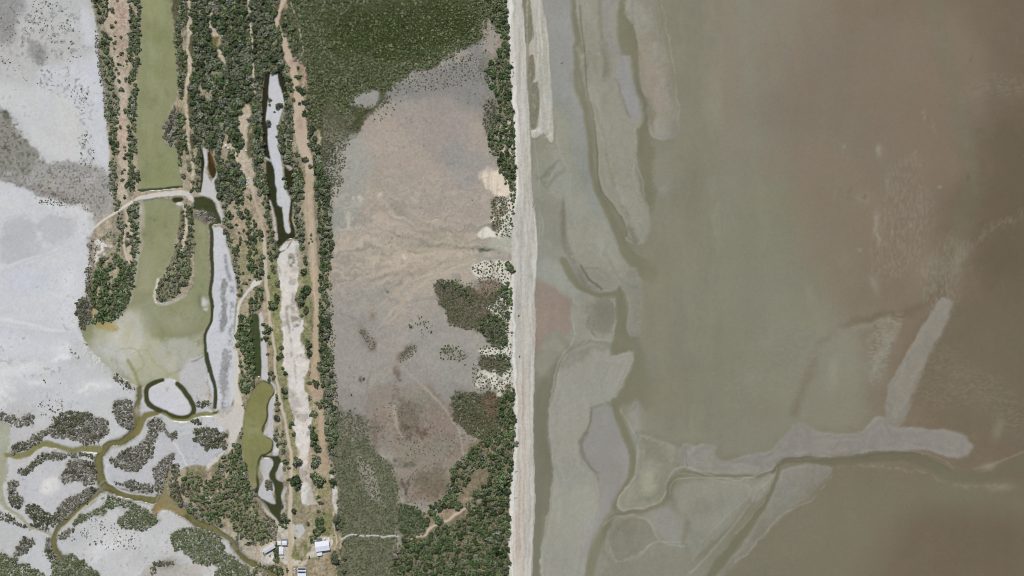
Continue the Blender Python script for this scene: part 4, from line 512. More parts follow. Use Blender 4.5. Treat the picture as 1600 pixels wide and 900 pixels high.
def plain(name, col, rough=.8, metal=0, var=.12, sc=.6):
    m, n, b = mat(name); N = n.nodes.new; K_ = n.links.new
    geo = N("ShaderNodeNewGeometry"); tx = N("ShaderNodeTexNoise"); tx.inputs["Scale"].default_value = sc; tx.inputs["Detail"].default_value = 4; K_(geo.outputs["Position"], tx.inputs["Vector"])
    mr = N("ShaderNodeMapRange"); mr.inputs[1].default_value = .3; mr.inputs[2].default_value = .7; mr.inputs[3].default_value = 1-var; mr.inputs[4].default_value = 1+var; K_(tx.outputs["Fac"], mr.inputs[0])
    vm = N("ShaderNodeVectorMath"); vm.operation = 'SCALE'; vm.inputs[0].default_value = col; K_(mr.outputs[0], vm.inputs["Scale"]); K_(vm.outputs[0], b.inputs["Base Color"])
    b.inputs["Roughness"].default_value = rough; b.inputs["Metallic"].default_value = metal; b.inputs["Specular IOR Level"].default_value = .3
    return m
def link(name, me, parent=None):
    o = bpy.data.objects.new(name, me); scene.collection.objects.link(o)
    if parent: o.parent = parent
    return o
def tag(o, label=None, cat=None, group=None, kind=None):
    for k, v in (("label", label), ("category", cat), ("group", group), ("kind", kind)):
        if v: o[k] = v
    return o
def empty(name, loc, rz=0):
    o = link(name, None); o.location = loc; o.rotation_euler = (0, 0, rz); o.empty_display_size = 1; return o
def npmesh(name, v, f, material, col=None, fs=4, smooth=False):
    me = bpy.data.meshes.new(name); me.vertices.add(len(v)); me.vertices.foreach_set("co", np.asarray(v, np.float32).ravel())
    me.loops.add(len(f)*fs); me.loops.foreach_set("vertex_index", np.asarray(f, np.int32).ravel())
    me.polygons.add(len(f)); me.polygons.foreach_set("loop_start", np.arange(0, len(f)*fs, fs, dtype=np.int32)); me.polygons.foreach_set("loop_total", np.full(len(f), fs, np.int32))
    if smooth: me.polygons.foreach_set("use_smooth", np.ones(len(f), bool))
    me.update(calc_edges=True)
    if col is not None:
        a = me.color_attributes.new("albedo", 'FLOAT_COLOR', 'POINT'); c = np.ones((len(v), 4), np.float32); c[:, :3] = col; a.data.foreach_set("color", c.ravel())
    me.materials.append(material); return me

# ================================================================== the ground, one continuous sheet split into its surfaces
far = [3000, 1200, 400, 120]
ex = np.concatenate([X0-np.array(far), xs, X1+np.array(far[::-1])]); ey = np.concatenate([Y0-np.array(far), ys, Y1+np.array(far[::-1])])
pad = lambda a: np.pad(a, ((4, 4), (4, 4))+((0, 0),)*(a.ndim-2), mode='edge')
EC, EK, EZ = pad(np.clip(C*np.array([1.0, .99, .955], np.float32)-np.array([.003, .006, .010], np.float32), .003, .9)), pad(K), pad(Z)
EXX, EYY = np.meshgrid(ex, ey); HH, WW = EK.shape
V = np.stack([EXX-800, 450-EYY, EZ], -1).reshape(-1, 3).astype(np.float32); EC = EC.reshape(-1, 3)
idx = np.arange(HH*WW).reshape(HH, WW); F = np.stack([idx[1:, :-1], idx[1:, 1:], idx[:-1, 1:], idx[:-1, :-1]], -1).reshape(-1, 4)
FK = EK[:-1, :-1].reshape(-1)
SURF = {GROUND: ("ground", surface("soil_and_grass", .95, .1, .16, .5, .35, .7)), SALT: ("salt_flat", surface("salt_crust", .9, .15, .035, .5, .05, .8)), MUD: ("mud_flat", surface("tidal_mud", .85, .2, .05, .45, .06, .6)),
 BEACH: ("beach", surface("beach_sand", .95, .1, .05, .6, .08, .9)), SEA: ("sea", surface("turbid_sea", .45, .25, .03, .35, .04, .5)), BANK: ("sandbank", surface("wet_sand", .7, .25, .03, .45, .04, .6)),
 LAGOON: ("lagoon", surface("green_water", .3, .3, .025, .25, .01, .8)), CREEK: ("creek", surface("olive_water", .3, .3, .04, .3, .01, .8)), POND: ("pond", surface("dark_water", .2, .3, .06, .3, .008, .8)),
 TRACK: ("dirt_track", surface("sandy_track", .95, .1, .05, .8, .04, 1)), MARSH: ("marsh", surface("marsh_litter", .95, .1, .18, .5, .3, .6)), PATH: ("footpath", surface("path_sand", .95, .1, .05, .8, .04, 1))}
for kk, (nm, mt) in SURF.items():
    f = F[FK == kk]
    if not len(f): continue
    u, inv = np.unique(f, return_inverse=True)
    tag(link(nm, npmesh(nm, V[u], inv.reshape(-1, 4), mt, EC[u], smooth=True)), kind="structure")
def at(x, y):
    i = min(max(int(round((y-Y0)/S)), 0), H-1); j = min(max(int(round((x-X0)/S)), 0), W-1); return i, j
def zat(x, y): return float(Z[at(x, y)])

# ================================================================== foliage
def leafmat(name, tint=.22):
    m, n, b = mat(name); N = n.nodes.new; K_ = n.links.new
    a = N("ShaderNodeAttribute"); a.attribute_name = "albedo"; oi = N("ShaderNodeObjectInfo")
    geo = N("ShaderNodeNewGeometry"); tx = N("ShaderNodeTexNoise"); tx.inputs["Scale"].default_value = .35; K_(geo.outputs["Position"], tx.inputs["Vector"])
    mr = N("ShaderNodeMapRange"); mr.inputs[1].default_value = .3; mr.inputs[2].default_value = .7; mr.inputs[3].default_value = .8; mr.inputs[4].default_value = 1.2; K_(tx.outputs["Fac"], mr.inputs[0])
    m2 = N("ShaderNodeMapRange"); m2.inputs[3].default_value = 1-tint; m2.inputs[4].default_value = 1+tint; K_(oi.outputs["Random"], m2.inputs[0])
    mu = N("ShaderNodeMath"); mu.operation = 'MULTIPLY'; K_(mr.outputs[0], mu.inputs[0]); K_(m2.outputs[0], mu.inputs[1])
    vm = N("ShaderNodeVectorMath"); vm.operation = 'SCALE'; K_(a.outputs["Color"], vm.inputs[0]); K_(mu.outputs[0], vm.inputs["Scale"]); K_(vm.outputs[0], b.inputs["Base Color"])
    b.inputs["Roughness"].default_value = .7; b.inputs["Specular IOR Level"].default_value = .25; return m
LEAF = leafmat("foliage"); BARK = plain("bark", (.16, .13, .10))
def ico():
    t = (1+5**.5)/2; v = np.array([(-1, t, 0), (1, t, 0), (-1, -t, 0), (1, -t, 0), (0, -1, t), (0, 1, t), (0, -1, -t), (0, 1, -t), (t, 0, -1), (t, 0, 1), (-t, 0, -1), (-t, 0, 1)], float); v /= np.linalg.norm(v[0])
    f = np.array([(0, 11, 5), (0, 5, 1), (0, 1, 7), (0, 7, 10), (0, 10, 11), (1, 5, 9), (5, 11, 4), (11, 10, 2), (10, 7, 6), (7, 1, 8), (3, 9, 4), (3, 4, 2), (3, 2, 6), (3, 6, 8), (3, 8, 9), (4, 9, 5), (2, 4, 11), (6, 2, 10), (8, 6, 7), (9, 8, 1)]); return v, f
IV, IF = ico()
def crown(seed, lobes, leaves, lsz, col, hgt=.8, core=.42):
    """unit crown (radius 1, base at z 0): inner lobes painted darker for crown shade under loose leaf clumps, all triangles"""
    r = np.random.RandomState(seed); vs_, fs_, cs = [], [], []; n = 0
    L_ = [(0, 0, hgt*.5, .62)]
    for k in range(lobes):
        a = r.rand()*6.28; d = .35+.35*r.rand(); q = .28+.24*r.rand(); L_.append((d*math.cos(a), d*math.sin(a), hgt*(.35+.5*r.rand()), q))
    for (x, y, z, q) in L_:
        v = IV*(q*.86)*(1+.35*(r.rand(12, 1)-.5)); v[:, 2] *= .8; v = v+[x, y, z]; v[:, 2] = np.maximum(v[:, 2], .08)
        vs_.append(v); fs_.append(IF+n); n += 12; cs.append(np.tile(np.array(col)*core, (12, 1))*(1+.2*(r.rand(12, 1)-.5)))  # core colour darkened to stand for shade inside the crown
    w = np.array([l[3]**2 for l in L_]); w /= w.sum(); ch = r.choice(len(L_), leaves, p=w)
    for k in range(leaves):
        x, y, z, q = L_[ch[k]]; nrm = r.normal(size=3); nrm[2] = abs(nrm[2])*1.1-.15; nrm /= np.linalg.norm(nrm)
        c = np.array([x, y, z])+nrm*q*(.85+.3*r.rand())*np.array([1, 1, .85]); c[2] = max(c[2], .1)
        nn = nrm*.6+r.normal(size=3)*.45; nn /= np.linalg.norm(nn); t = np.cross(nn, [.3, .2, 1]); t /= np.linalg.norm(t)+1e-6; b = np.cross(nn, t); s = lsz*(.6+.8*r.rand())
        vs_.append(np.array([c-t*s, c+b*s*.8, c+t*s, c-b*s*.8])); fs_.append(np.array([(0, 1, 2), (0, 2, 3)])+n); n += 4
        tone = (.6+.75*r.rand())*(1.35 if r.rand() < .2 else 1); cc = np.array(col)*tone*np.array([1+.12*(r.rand()-.5), 1, 1+.1*(r.rand()-.5)]); cs.append(np.tile(cc, (4, 1)))
    return np.concatenate(vs_), np.concatenate(fs_), np.concatenate(cs)
def trunkmesh(seed, hgt):
    r = random.Random(seed); vs_, fs_ = [], []
    def tube(a, b, ra, rb):
        n0 = len(vs_); a = np.array(a); b = np.array(b); d = b-a; d = d/np.linalg.norm(d); t = np.cross(d, [.1, 1, .2]); t /= np.linalg.norm(t); u = np.cross(d, t)
        for c, rr in ((a, ra), (b, rb)):
            for k in range(5): th = k*6.283/5; vs_.append(c+(t*math.cos(th)+u*math.sin(th))*rr)
        for k in range(5): fs_.append((n0+k, n0+(k+1) % 5, n0+5+(k+1) % 5, n0+5+k))
    tube((0, 0, -.15), (.03, .02, hgt*.4), .07, .05)
    for k in range(4):
        a = k*1.57+r.random(); tube((.03, .02, hgt*.36), (.4*math.cos(a), .4*math.sin(a), hgt*.66), .045, .02)
    return np.array(vs_), np.array(fs_)
PAL = {  # leaf colours
 'dark': [(.098, .122, .062), (.082, .105, .052), (.120, .138, .078), (.105, .122, .072), (.150, .152, .108)],
 'mix': [(.105, .130, .066), (.150, .160, .108), (.205, .205, .160), (.092, .118, .060), (.165, .180, .110), (.235, .228, .190), (.120, .130, .085)],
 'grey': [(.250, .235, .198), (.205, .196, .162), (.155, .155, .115), (.300, .280, .245), (.125, .130, .088), (.265, .248, .222)],
 'green': [(.095, .130, .058), (.120, .152, .074), (.140, .162, .092), (.085, .112, .054), (.165, .172, .115)],
 'olive': [(.190, .192, .125), (.155, .165, .098), (.235, .230, .165), (.140, .158, .082), (.185, .192, .118)],
 'brown': [(.190, .172, .125), (.155, .148, .104), (.225, .200, .155), (.140, .144, .092)],
 'edge': [(.150, .152, .098), (.115, .122, .072), (.185, .180, .130), (.100, .112, .064)],
 'deep': [(.105, .128, .058), (.090, .112, .050), (.135, .152, .080), (.210, .215, .135)]}
TW = (.98, 1.07, .87); PAL = {k: [tuple(a*b for a, b in zip(c, TW if k not in ('grey', 'edge') else (1.0, .985, .90))) for c in v] for k, v in PAL.items()}
VAR = {}
def variants(pal):
    if pal not in VAR:
        VAR[pal] = []
        for i, c in enumerate(PAL[pal]):
            for j in range(2):
                sd = hash_(pal)+i*7+j; hi = crown(sd, 6, 120, .22, c, .9); lo = crown(sd+50, 3, 30, .30, c, .8, .6)
                VAR[pal].append(dict(hi=hi, lo=lo, me=None, tr=None, seed=sd))
    return VAR[pal]
def hash_(s): return sum(ord(ch)*(i+3) for i, ch in enumerate(s)) % 1000
PLANTS = []                                                        # (kind, palette, x, y, radius, region)
GRID = {}
def free(x, y, r, k):
    cx, cy = int(x//6), int(y//6)
    for i in range(cx-2, cx+3):
        for j in range(cy-2, cy+3):
            for (a, b, q) in GRID.get((i, j), ()):
                if (a-x)**2+(b-y)**2 < ((q+r)*k)**2: return False
    return True
def put(kind, pal, x, y, r, reg):
    PLANTS.append((kind, pal, x, y, r, reg)); GRID.setdefault((int(x//6), int(y//6)), []).append((x, y, r))
def inside(p, x, y):
    c = False; n = len(p); j = n-1
    for i in range(n):
        if (p[i][1] > y) != (p[j][1] > y) and x < (p[j][0]-p[i][0])*(y-p[i][1])/(p[j][1]-p[i][1])+p[i][0]: c = not c
        j = i
    return c
R_ = random.Random(5)
def grow(k, s, kind, pal, r0, r1, reg, dens=1.0, ov=.72, nt=True, f=None, lo=0.):   # plants scattered inside an outline
    p = smooth(pts(k, s), True); a = p.min(0); b = p.max(0); p = p.tolist(); area = (b[0]-a[0])*(b[1]-a[1]); n = int(area/(math.pi*((r0+r1)/2*ov)**2)*3.2)
    rs = sorted((r0*.85+(r1*1.12-r0*.85)*R_.random()**2.0 for _ in range(n)), reverse=True)
    for r in rs:
        if R_.random() > dens: continue
        x = a[0]+R_.random()*(b[0]-a[0]); y = a[1]+R_.random()*(b[1]-a[1]); i, j = at(x, y)
        if not inside(p, x+N1[i, j]*(5 if kind == MT else 2), y+N2[i, j]*(5 if kind == MT else 2)): continue
        if nt and NT[i, j] > .45: continue
        if nt and K[i, j] in (LAGOON, CREEK, POND, SEA): continue
        if f is not None and f[i, j] < lo: continue
        if not free(x, y, r, ov): continue
        pl = pal
        if pal == 'grey' and kind == MT and NM[i, j]+.5*R_.random() > .28: pl = 'edge'
        q_ = R_.random()
        if kind in (WT, CT) and q_ < .22: pl = 'mix' if q_ < .12 else 'grey' if q_ < .15 else 'dark' if q_ < .19 else 'olive'
        if kind == SB: r *= .7+.6*R_.random()
        put(kind, pl, x, y, r, reg)
def spots(k, s, kind, pal, reg, sc=1.0):                            # single plants: x,y,radius in the survey sheet
    ox, oy, q = KEYS[k]
    for t in s.split():
        x, y, r = map(float, t.split(',')); put(kind, pal, ox+x/q, oy+y/q, max(r/q*sc, .9), reg)
WT, CT, MT, SB = "woodland_tree", "coastal_tree", "mangrove_tree", "shrub"
RA = "on the western sandy strip"
spots(1, "525,45,15 543,103,9 525,125,12 497,75,10 540,170,6 568,175,8 540,200,10 538,228,8 570,252,13 553,265,6 555,300,9 562,303,8 545,325,8 555,345,9 558,378,12 590,370,10 568,418,12 580,310,6 585,515,11 590,525,10 565,598,12 545,600,9 585,740,12 585,690,8 588,705,7 572,810,10 585,795,7 590,875,10 580,840,9 545,830,8 572,120,3 500,12,8 552,5,6", WT, 'dark', RA)
spots(3, "598,255,13 600,265,12 595,300,14 590,30,12 585,85,12 575,5,9 590,215,9", WT, 'dark', RA)
grow(1, "428,-30 492,-30 508,40 500,70 495,105 470,100 455,60", WT, 'dark', 2.2, 4.2, RA); grow(1, "470,160 512,160 518,240 495,255 475,240", WT, 'dark', 2.4, 4.6, RA); grow(1, "475,265 520,265 530,300 532,400 535,440 560,470 560,560 510,570 500,500 495,420 480,360 475,320", WT, 'mix', 2.2, 4.4, RA, dens=.85)
grow(1, "510,570 545,585 545,640 558,700 545,730 530,720 518,660", WT, 'dark', 2.2, 4.2, RA); grow(1, "515,740 545,750 545,830 540,920 520,920 515,820", WT, 'mix', 2, 3.4, RA, dens=.8); grow(3, "520,-20 545,0 555,60 570,180 580,240 570,320 550,330 560,250 550,180 530,110 520,50", WT, 'mix', 2, 3.6, RA, dens=.8)
grow(1, "445,140 465,190 480,330 500,480 505,600 495,560 480,460 460,320 445,200", SB, 'grey', .9, 1.7, "along the salt flat edge", dens=.35)
RB = "west of the long green lagoon"
grow(1, "612,-60 670,-60 664,60 660,140 655,230 648,330 640,430 640,560 640,700 645,800 648,880 605,890 603,800 602,700 600,560 604,470 615,420 590,290 600,240 612,170 614,60 598,45 605,20", WT, 'dark', 2.2, 4.3, RB, ov=.58)
grow(3, "598,105 645,110 648,200 645,290 635,380 628,470 612,540 590,600 570,640 575,560 590,500 595,440 580,400 610,380 612,300 620,220 605,170", WT, 'mix', 2.2, 4, "west of the flooded basin", ov=.62)
grow(3, "440,480 470,375 540,350 582,400 600,470 600,560 570,630 500,678 435,668 455,620 430,560", WT, 'green', 2, 4.4, "in the grove by the basin", ov=.58); grow(3, "360,600 400,550 430,580 430,680 475,740 430,735 378,690", MT, 'grey', 1.6, 3, "beside the grove and salt flat", ov=.62); grow(3, "405,410 430,420 440,500 410,560 400,470", SB, 'brown', 1, 2, "in the reddish grove fringe", dens=.5)
RD = "east of the long green lagoon"
grow(2, "414,-60 462,-60 462,110 440,130 455,250 440,370 442,470 455,560 455,650 462,750 475,870 500,900 430,890 430,830 412,770 412,700 398,640 412,560 420,480 412,330 402,200", WT, 'mix', 2.2, 4.2, RD, ov=.7)
grow(2, "350,600 370,540 400,500 420,560 400,640 400,684 362,676", MT, 'grey', 2, 3.6, "on the lagoon's mud point", ov=.75, nt=False); grow(2, "395,30 412,30 412,45 390,50", SB, 'dark', .9, 1.4, "at the lagoon edge", dens=.4, nt=False)
RE = "in the wide dense wood"
grow(2, "468,-80 760,-80 760,150 764,300 766,420 740,480 700,500 700,620 722,700 742,760 705,790 735,835 700,930 690,1000 605,960 600,830 590,720 570,685 520,680 495,690 480,640 478,500 485,300 490,200 475,110", WT, 'mix', 2.4, 5.2, RE, ov=.56)
grow(2, "640,900 700,850 740,860 760,840 700,1000", WT, 'dark', 2.4, 4.4, RE, dens=.6); grow(2, "480,700 520,690 522,800 520,890 485,890 478,780", WT, 'dark', 2.2, 4.2, RD)
RF = "west of the black channel"
grow(7, "163,-80 288,-80 265,90 290,130 300,180 325,260 330,335 225,335 212,400 205,480 205,560 212,640 215,745 205,930 170,900 165,740 175,640 155,560 165,500 178,430 168,330 168,180", WT, 'mix', 2.2, 5, RF, ov=.62)
RG = "east of the black channel"
grow(7, "315,60 340,30 360,80 365,130 400,180 405,280 385,290 350,250 330,200 310,140 300,100", WT, 'mix', 2.4, 4.8, RG, dens=.9); grow(7, "340,-60 400,-60 398,50 400,160 380,80 350,10", WT, 'mix', 2, 4, RG, dens=.7)
grow(7, "275,310 320,350 350,390 350,420 330,425 318,400 290,340", WT, 'dark', 2.4, 4.6, RG); spots(7, "375,360,15 378,320,9 355,467,12 410,745,16 370,725,14 435,780,12 240,580,19 245,470,10 244,492,9 290,495,18 285,130,9 290,165,10 320,445,16 390,420,20 400,430,16 268,525,5 385,485,12", WT, 'dark', RG)
grow(7, "305,440 325,470 350,480 345,540 355,600 355,650 345,680 352,740 382,770 390,800 410,860 410,930 350,930 350,840 330,770 310,760 290,700 272,690 275,650 295,580 310,520", WT, 'mix', 2.2, 5, RG, ov=.62)
RH = "in the belt beside the mud flat"
grow(7, "385,480 430,480 440,560 455,640 480,700 490,780 515,860 520,930 470,930 455,830 450,740 425,660 400,650 405,600 425,590 420,540 390,510", WT, 'dark', 2.4, 5, RH, ov=.62)
grow(8, "466,-20 520,-10 528,50 522,120 525,200 535,270 532,330 530,400 520,470 516,560 520,640 520,750 515,800 520,920 478,920 480,780 470,650 460,610 455,520 458,480 478,430 480,300 482,240 470,190 478,90", WT, 'dark', 2.4, 4.8, RH, ov=.62)
grow(9, "420,-10 478,-10 480,60 475,120 480,170 490,240 500,300 485,340 490,400 470,395 455,340 430,290 440,250 420,220 408,190 440,170 430,110 425,60", WT, 'mix', 2.4, 4.8, RH, ov=.7); spots(9, "475,470,12 475,510,14 470,442,9 475,530,10 495,665,18 510,692,12 485,830,20 486,815,14 485,845,12 520,680,9", WT, 'dark', RH)
RI = "on the rise beside the inner track"
grow(8, "0,-20 68,-20 105,60 104,85 75,100 60,95 72,180 65,240 40,215 10,110", WT, 'green', 2.6, 5.4, RI, ov=.7); grow(8, "25,240 62,260 75,290 100,320 98,370 80,380 65,350 35,320", WT, 'dark', 2.2, 4.4, RI); grow(8, "75,380 105,400 100,450 112,490 112,555 95,540 78,470", WT, 'mix', 2.2, 4, RI, dens=.85)
grow(8, "125,-20 190,-20 190,40 175,100 150,90 125,70", WT, 'dark', 2.4, 4.8, RI); grow(8, "140,150 170,190 208,250 205,290 160,290 140,240 130,190", WT, 'dark', 2.4, 5, RI); grow(8, "140,305 175,310 180,380 210,350 212,430 190,485 160,440 150,400", WT, 'dark', 2.2, 4.8, RI); spots(8, "110,165,21 122,240,9 108,280,12 120,440,10 128,485,12 105,300,12 82,130,8 90,215,8 150,470,8 100,250,8 130,290,9", WT, 'dark', RI)
grow(8, "195,-20 235,-20 245,80 240,140 262,260 290,320 285,370 250,375 235,330 232,260 215,190 200,110", WT, 'dark', 2.2, 4.6, "west of the black channel")
grow(8, "300,-20 412,-20 408,60 375,90 360,110 395,160 408,220 408,270 375,310 350,300 372,262 360,200 350,120 355,60 320,40", WT, 'mix', 2.4, 5, RG, ov=.7)
RJ = "along the narrow dark pond"
grow(8, "145,525 180,508 208,515 210,560 185,610 165,625 155,660 160,740 168,830 175,930 120,930 100,810 88,760 92,680 115,620 130,580", WT, 'green', 2.2, 4.4, RJ, ov=.62)
RK = "on grass beside the inner track"
spots(8, "240,455,9 258,410,15 262,430,10 285,490,14 255,590,20 245,580,12 280,550,16 275,575,10 215,680,13 240,705,17 225,745,15 245,768,10 238,820,9 300,790,13 300,825,12 287,835,11 205,750,9 220,720,12 265,600,10 230,690,12", WT, 'dark', RK)
spots(8, "403,435,18 412,390,16 410,372,12 412,360,8 390,577,22 378,560,14 415,520,24 400,540,18 415,612,18 393,637,11 425,780,18 432,815,18 418,755,13 437,262,8 445,292,7 430,299,7 438,280,5 395,320,14 390,545,14", WT, 'dark', "on grass beside the outer track")
grow(9, "72,-20 90,-20 90,25 70,30", WT, 'dark', 2, 3.4, RJ); grow(9, "90,85 120,75 145,85 150,105 135,135 105,140 90,120", WT, 'green', 2.2, 4.2, RJ, ov=.58); grow(9, "45,375 75,350 95,370 100,420 120,480 135,520 165,545 165,590 120,595 100,560 75,500 60,460", WT, 'green', 2.4, 4.6, "southwest of the small lagoon", ov=.58); grow(9, "100,200 115,200 110,300 100,340 90,300", SB, 'grey', 1, 2, RJ, dens=.5)
grow(9, "208,48 238,60 240,85 215,90", WT, 'dark', 2.4, 4, RK); grow(9, "225,150 255,160 255,215 230,215", WT, 'mix', 2.2, 4.2, RK); grow(9, "225,262 245,262 275,310 282,385 245,385 232,330", WT, 'mix', 2.2, 4.6, RK, ov=.7); grow(9, "270,425 300,420 308,500 275,505 265,470", WT, 'mix', 2.2, 4.4, RK); spots(9, "275,130,16 280,160,10 305,270,11 315,315,11 330,430,20 322,410,12 330,505,22 330,530,16 315,630,14 275,655,16 285,670,12 268,610,10 245,245,14 300,285,8 280,60,9 270,40,8", WT, 'dark', RK)
spots(9, "380,60,9 383,98,12 405,100,14 380,162,12 398,225,14 390,285,14 402,320,22 395,345,14 412,370,18 408,425,22 395,440,14 415,500,26 400,490,16 430,518,12 420,572,9 410,575,8 428,595,12 415,633,9 430,660,9 415,672,18 425,690,16 435,700,14 400,715,16 415,722,16 430,675,14 375,685,10 440,640,6 385,235,9 410,185,10 425,195,12", WT, 'mix', "on grass beside the outer track")
RL = "northwest of the farmyard"
grow(6, "370,480 420,470 470,500 520,480 550,400 580,400 600,460 640,540 690,590 700,660 730,700 741,760 700,770 680,740 660,790 640,760 600,740 580,700 530,690 450,690 420,650 400,600 440,560", WT, 'green', 2.2, 4.4, RL, ov=.74, dens=.9)
grow(6, "330,500 400,490 430,540 430,620 400,640 350,600 330,560", MT, 'grey', 1.8, 3.4, RL, ov=.72); grow(10, "-60,-100 400,-60 440,100 400,200 250,290 110,330 0,400 -100,330 -200,100", MT, 'grey', 1.8, 3.2, RL, ov=.72); grow(10, "-200,560 60,680 340,730 560,780 560,890 330,905 120,880 0,780", WT, 'mix', 2.2, 4.2, "on the creek bank", ov=.62)
RM = "beside the farmyard"
grow(10, "335,350 400,340 412,640 345,665 320,560", WT, 'dark', 2, 2.8, "in the hedge between cabins", ov=.42, nt=False); grow(10, "970,100 1040,50 1150,90 1200,130 1060,190 1010,330 960,300 985,190", WT, 'green', 2, 4, RM, nt=False); spots(10, "1395,600,55 1390,660,45 1385,480,38 1420,60,34 690,225,22 800,600,28 1520,330,26 1470,440,24 1470,620,18 930,590,14 470,20,34 520,35,30 1300,50,14 1370,180,16 1180,880,16 1390,800,14 1560,600,50 1540,820,50", WT, 'dark', RM)
RN = "by the tidal creeks"
for k, s, pal, dn in MANG:
    grow(k, s, MT, pal, 1.2, 3.0, RN, dens=dn*.92, ov=.6)
for k, s, d in ((5, "0,20 240,40 240,110 120,90 60,70 0,60", .06), (5, "440,0 480,0 560,110 540,160 480,90", .3), (5, "160,180 260,170 240,260 160,250", .25), (6, "245,120 300,110 300,160 260,160", .5), (6, "370,180 400,170 415,210 385,220", .5), (5, "350,620 420,640 440,700 330,740", .12), (3, "340,770 440,780 440,830 330,850", .12), (1, "0,210 100,300 260,400 300,440 200,420 0,300", .06), (1, "150,260 200,270 200,400 150,330", .2), (1, "380,620 430,640 440,780 370,760", .12), (1, "20,20 300,20 400,280 200,270 40,200", .05), (5, "-20,230 60,200 110,260 60,300", .2), (1, "240,300 340,400 420,430 390,560 300,480", .05), (3, "190,90 340,90 330,120 200,120", .3), (5, "230,700 300,720 440,660 560,720 560,800 300,760", .05)):
    grow(k, s, SB, 'grey', .6, 1.5, "on the salt flat", dens=min(1, d*1.3), ov=1.0, f=NF+NM, lo=.25)
# black channel islets, spit
grow(4, "440,135 482,110 490,250 486,330 470,440 440,510 390,548 340,572 320,520 345,480 352,430 400,370 400,300 425,240 430,170", WT, 'mix', 2, 3.8, "on the basin's sandy spit", ov=.7); grow(4, "312,490 340,480 350,560 315,560", MT, 'grey', 1.6, 3, "on the basin's sandy spit")
grow(9, "198,500 222,505 230,545 205,545", MT, 'grey', 1.4, 2.4, "on the dark pond's islet", nt=False)
# thicket (a closed canopy of low mangroves) and marsh scrub: nobody could count it
THICK, SCRUB = [], []
def carpet(dst, k, s, pal, r0, r1, step, prob=1., f=None, lo=0., h=.8):
    p = smooth(pts(k, s), True); a = p.min(0); b = p.max(0); p = p.tolist()
    for y in np.arange(a[1], b[1], step):
        for x in np.arange(a[0], b[0], step):
            x_ = x+(R_.random()-.5)*step*1.3; y_ = y+(R_.random()-.5)*step*1.3; i, j = at(x_, y_)
            if R_.random() > prob or NT[i, j] > .45: continue
            if f is not None and f[i, j]+R_.random()*.3 < lo: continue
            if inside(p, x_+N1[i, j]*3, y_+N2[i, j]*3):
                deep = dst is THICK and DEEP[i, j]+.25*(R_.random()-.5) > .5
                dst.append(('deep' if deep else pal, x_, y_, (r0+(r1-r0)*R_.random()**1.4)*(.75 if deep else 1), h))
carpet(THICK, 7, "400,-90 1320,-90 1290,40 1230,180 1140,240 1030,290 960,330 900,345 850,385 800,420 700,430 640,480 620,560 560,510 510,480 500,560 470,600 440,520 415,420 405,300", 'olive', 1.5, 3.3, 3.4, 1)

carpet(SCRUB, 7, "500,560 560,500 640,500 760,470 820,430 780,500 700,560 640,640 600,740 590,860 540,960 530,1040 505,900 500,740", 'brown', 1., 2.1, 3.0, .75, NM, -.4, .5)
carpet(SCRUB, 7, "480,700 520,660 560,700 540,860 510,940", 'brown', 1, 1.9, 2.6, .8); carpet(SCRUB, 8, "515,0 540,0 532,100 535,300 530,200", 'brown', 1, 1.8, 2.6, .8); carpet(SCRUB, 8, "518,420 545,640 550,920 520,920 520,640", 'olive', 1, 1.8, 2.8, .7)
carpet(SCRUB, 13, "50,200 110,230 180,255 205,340 250,400 300,450 325,560 318,700 325,900 320,980 85,980 92,740 70,620 60,480 45,300", 'olive', 1.1, 2.1, 3.0, .85, NM, -.55, .6); carpet(SCRUB, 13, "20,0 60,0 70,120 90,260 50,300 20,200", 'brown', .9, 1.6, 3, .6)
carpet(SCRUB, 13, "200,260 330,180 470,260 450,420 330,500 300,620 350,760 430,640 540,540 500,400 640,340 600,260 500,300 400,420", 'brown', .8, 1.4, 3.4, .35, NF, -.1, .4)
carpet(SCRUB, 13, "325,600 430,640 440,700 430,740 330,720", 'green', 1.5, 2.9, 3.2, 1); carpet(SCRUB, 13, "550,150 640,135 745,165 765,290 700,330 630,320 575,280 550,230", 'brown', 1.1, 2.2, 2.9, .9, NM, -.6, .6)
carpet(SCRUB, 12, "335,460 390,440 450,460 500,500 600,490 655,470 660,600 650,740 590,735 545,680 480,662 420,645 385,600 370,545", 'brown', 1, 2, 2.8, .95, h=.6); carpet(SCRUB, 12, "525,800 560,772 650,765 672,800 660,840 590,850 535,830", 'brown', 1.1, 2.2, 2.8, .95)
carpet(SCRUB, 11, "585,500 640,470 650,560 625,660 590,600", 'brown', 1.1, 2.2, 2.8, .9); carpet(SCRUB, 11, "560,300 640,240 690,300 640,440 560,480 480,380", 'grey', .8, 1.5, 4, .22, h=.3); carpet(SCRUB, 11, "200,400 300,320 480,270 600,200 640,300 590,480 400,440 250,420", 'grey', .8, 1.5, 4.2, .25, NM, -.3, .3)
carpet(SCRUB, 12, "585,80 640,75 660,100 640,200 600,220 585,130", 'brown', .8, 1.5, 2.6, .6); carpet(SCRUB, 12, "180,800 240,730 262,735 230,790 185,805", 'brown', .9, 1.5, 2.4, 1, h=.5); carpet(SCRUB, 12, "5,660 40,670 75,720 60,750 20,700", 'brown', .8, 1.4, 2.6, .7, h=.5); carpet(SCRUB, 12, "520,430 600,440 640,460 600,500 540,490", 'brown', .8, 1.4, 2.6, .7)
carpet(SCRUB, 3, "480,255 565,265 560,300 500,300 440,280 410,300 420,480 440,400", 'brown', .8, 1.4, 2.8, .6); carpet(SCRUB, 1, "-100,500 20,520 60,600 160,760 400,790 500,780 510,900 400,1000 200,930 0,840 -100,800", 'brown', .7, 1.2, 3.6, .35, NF, -.1, .35)
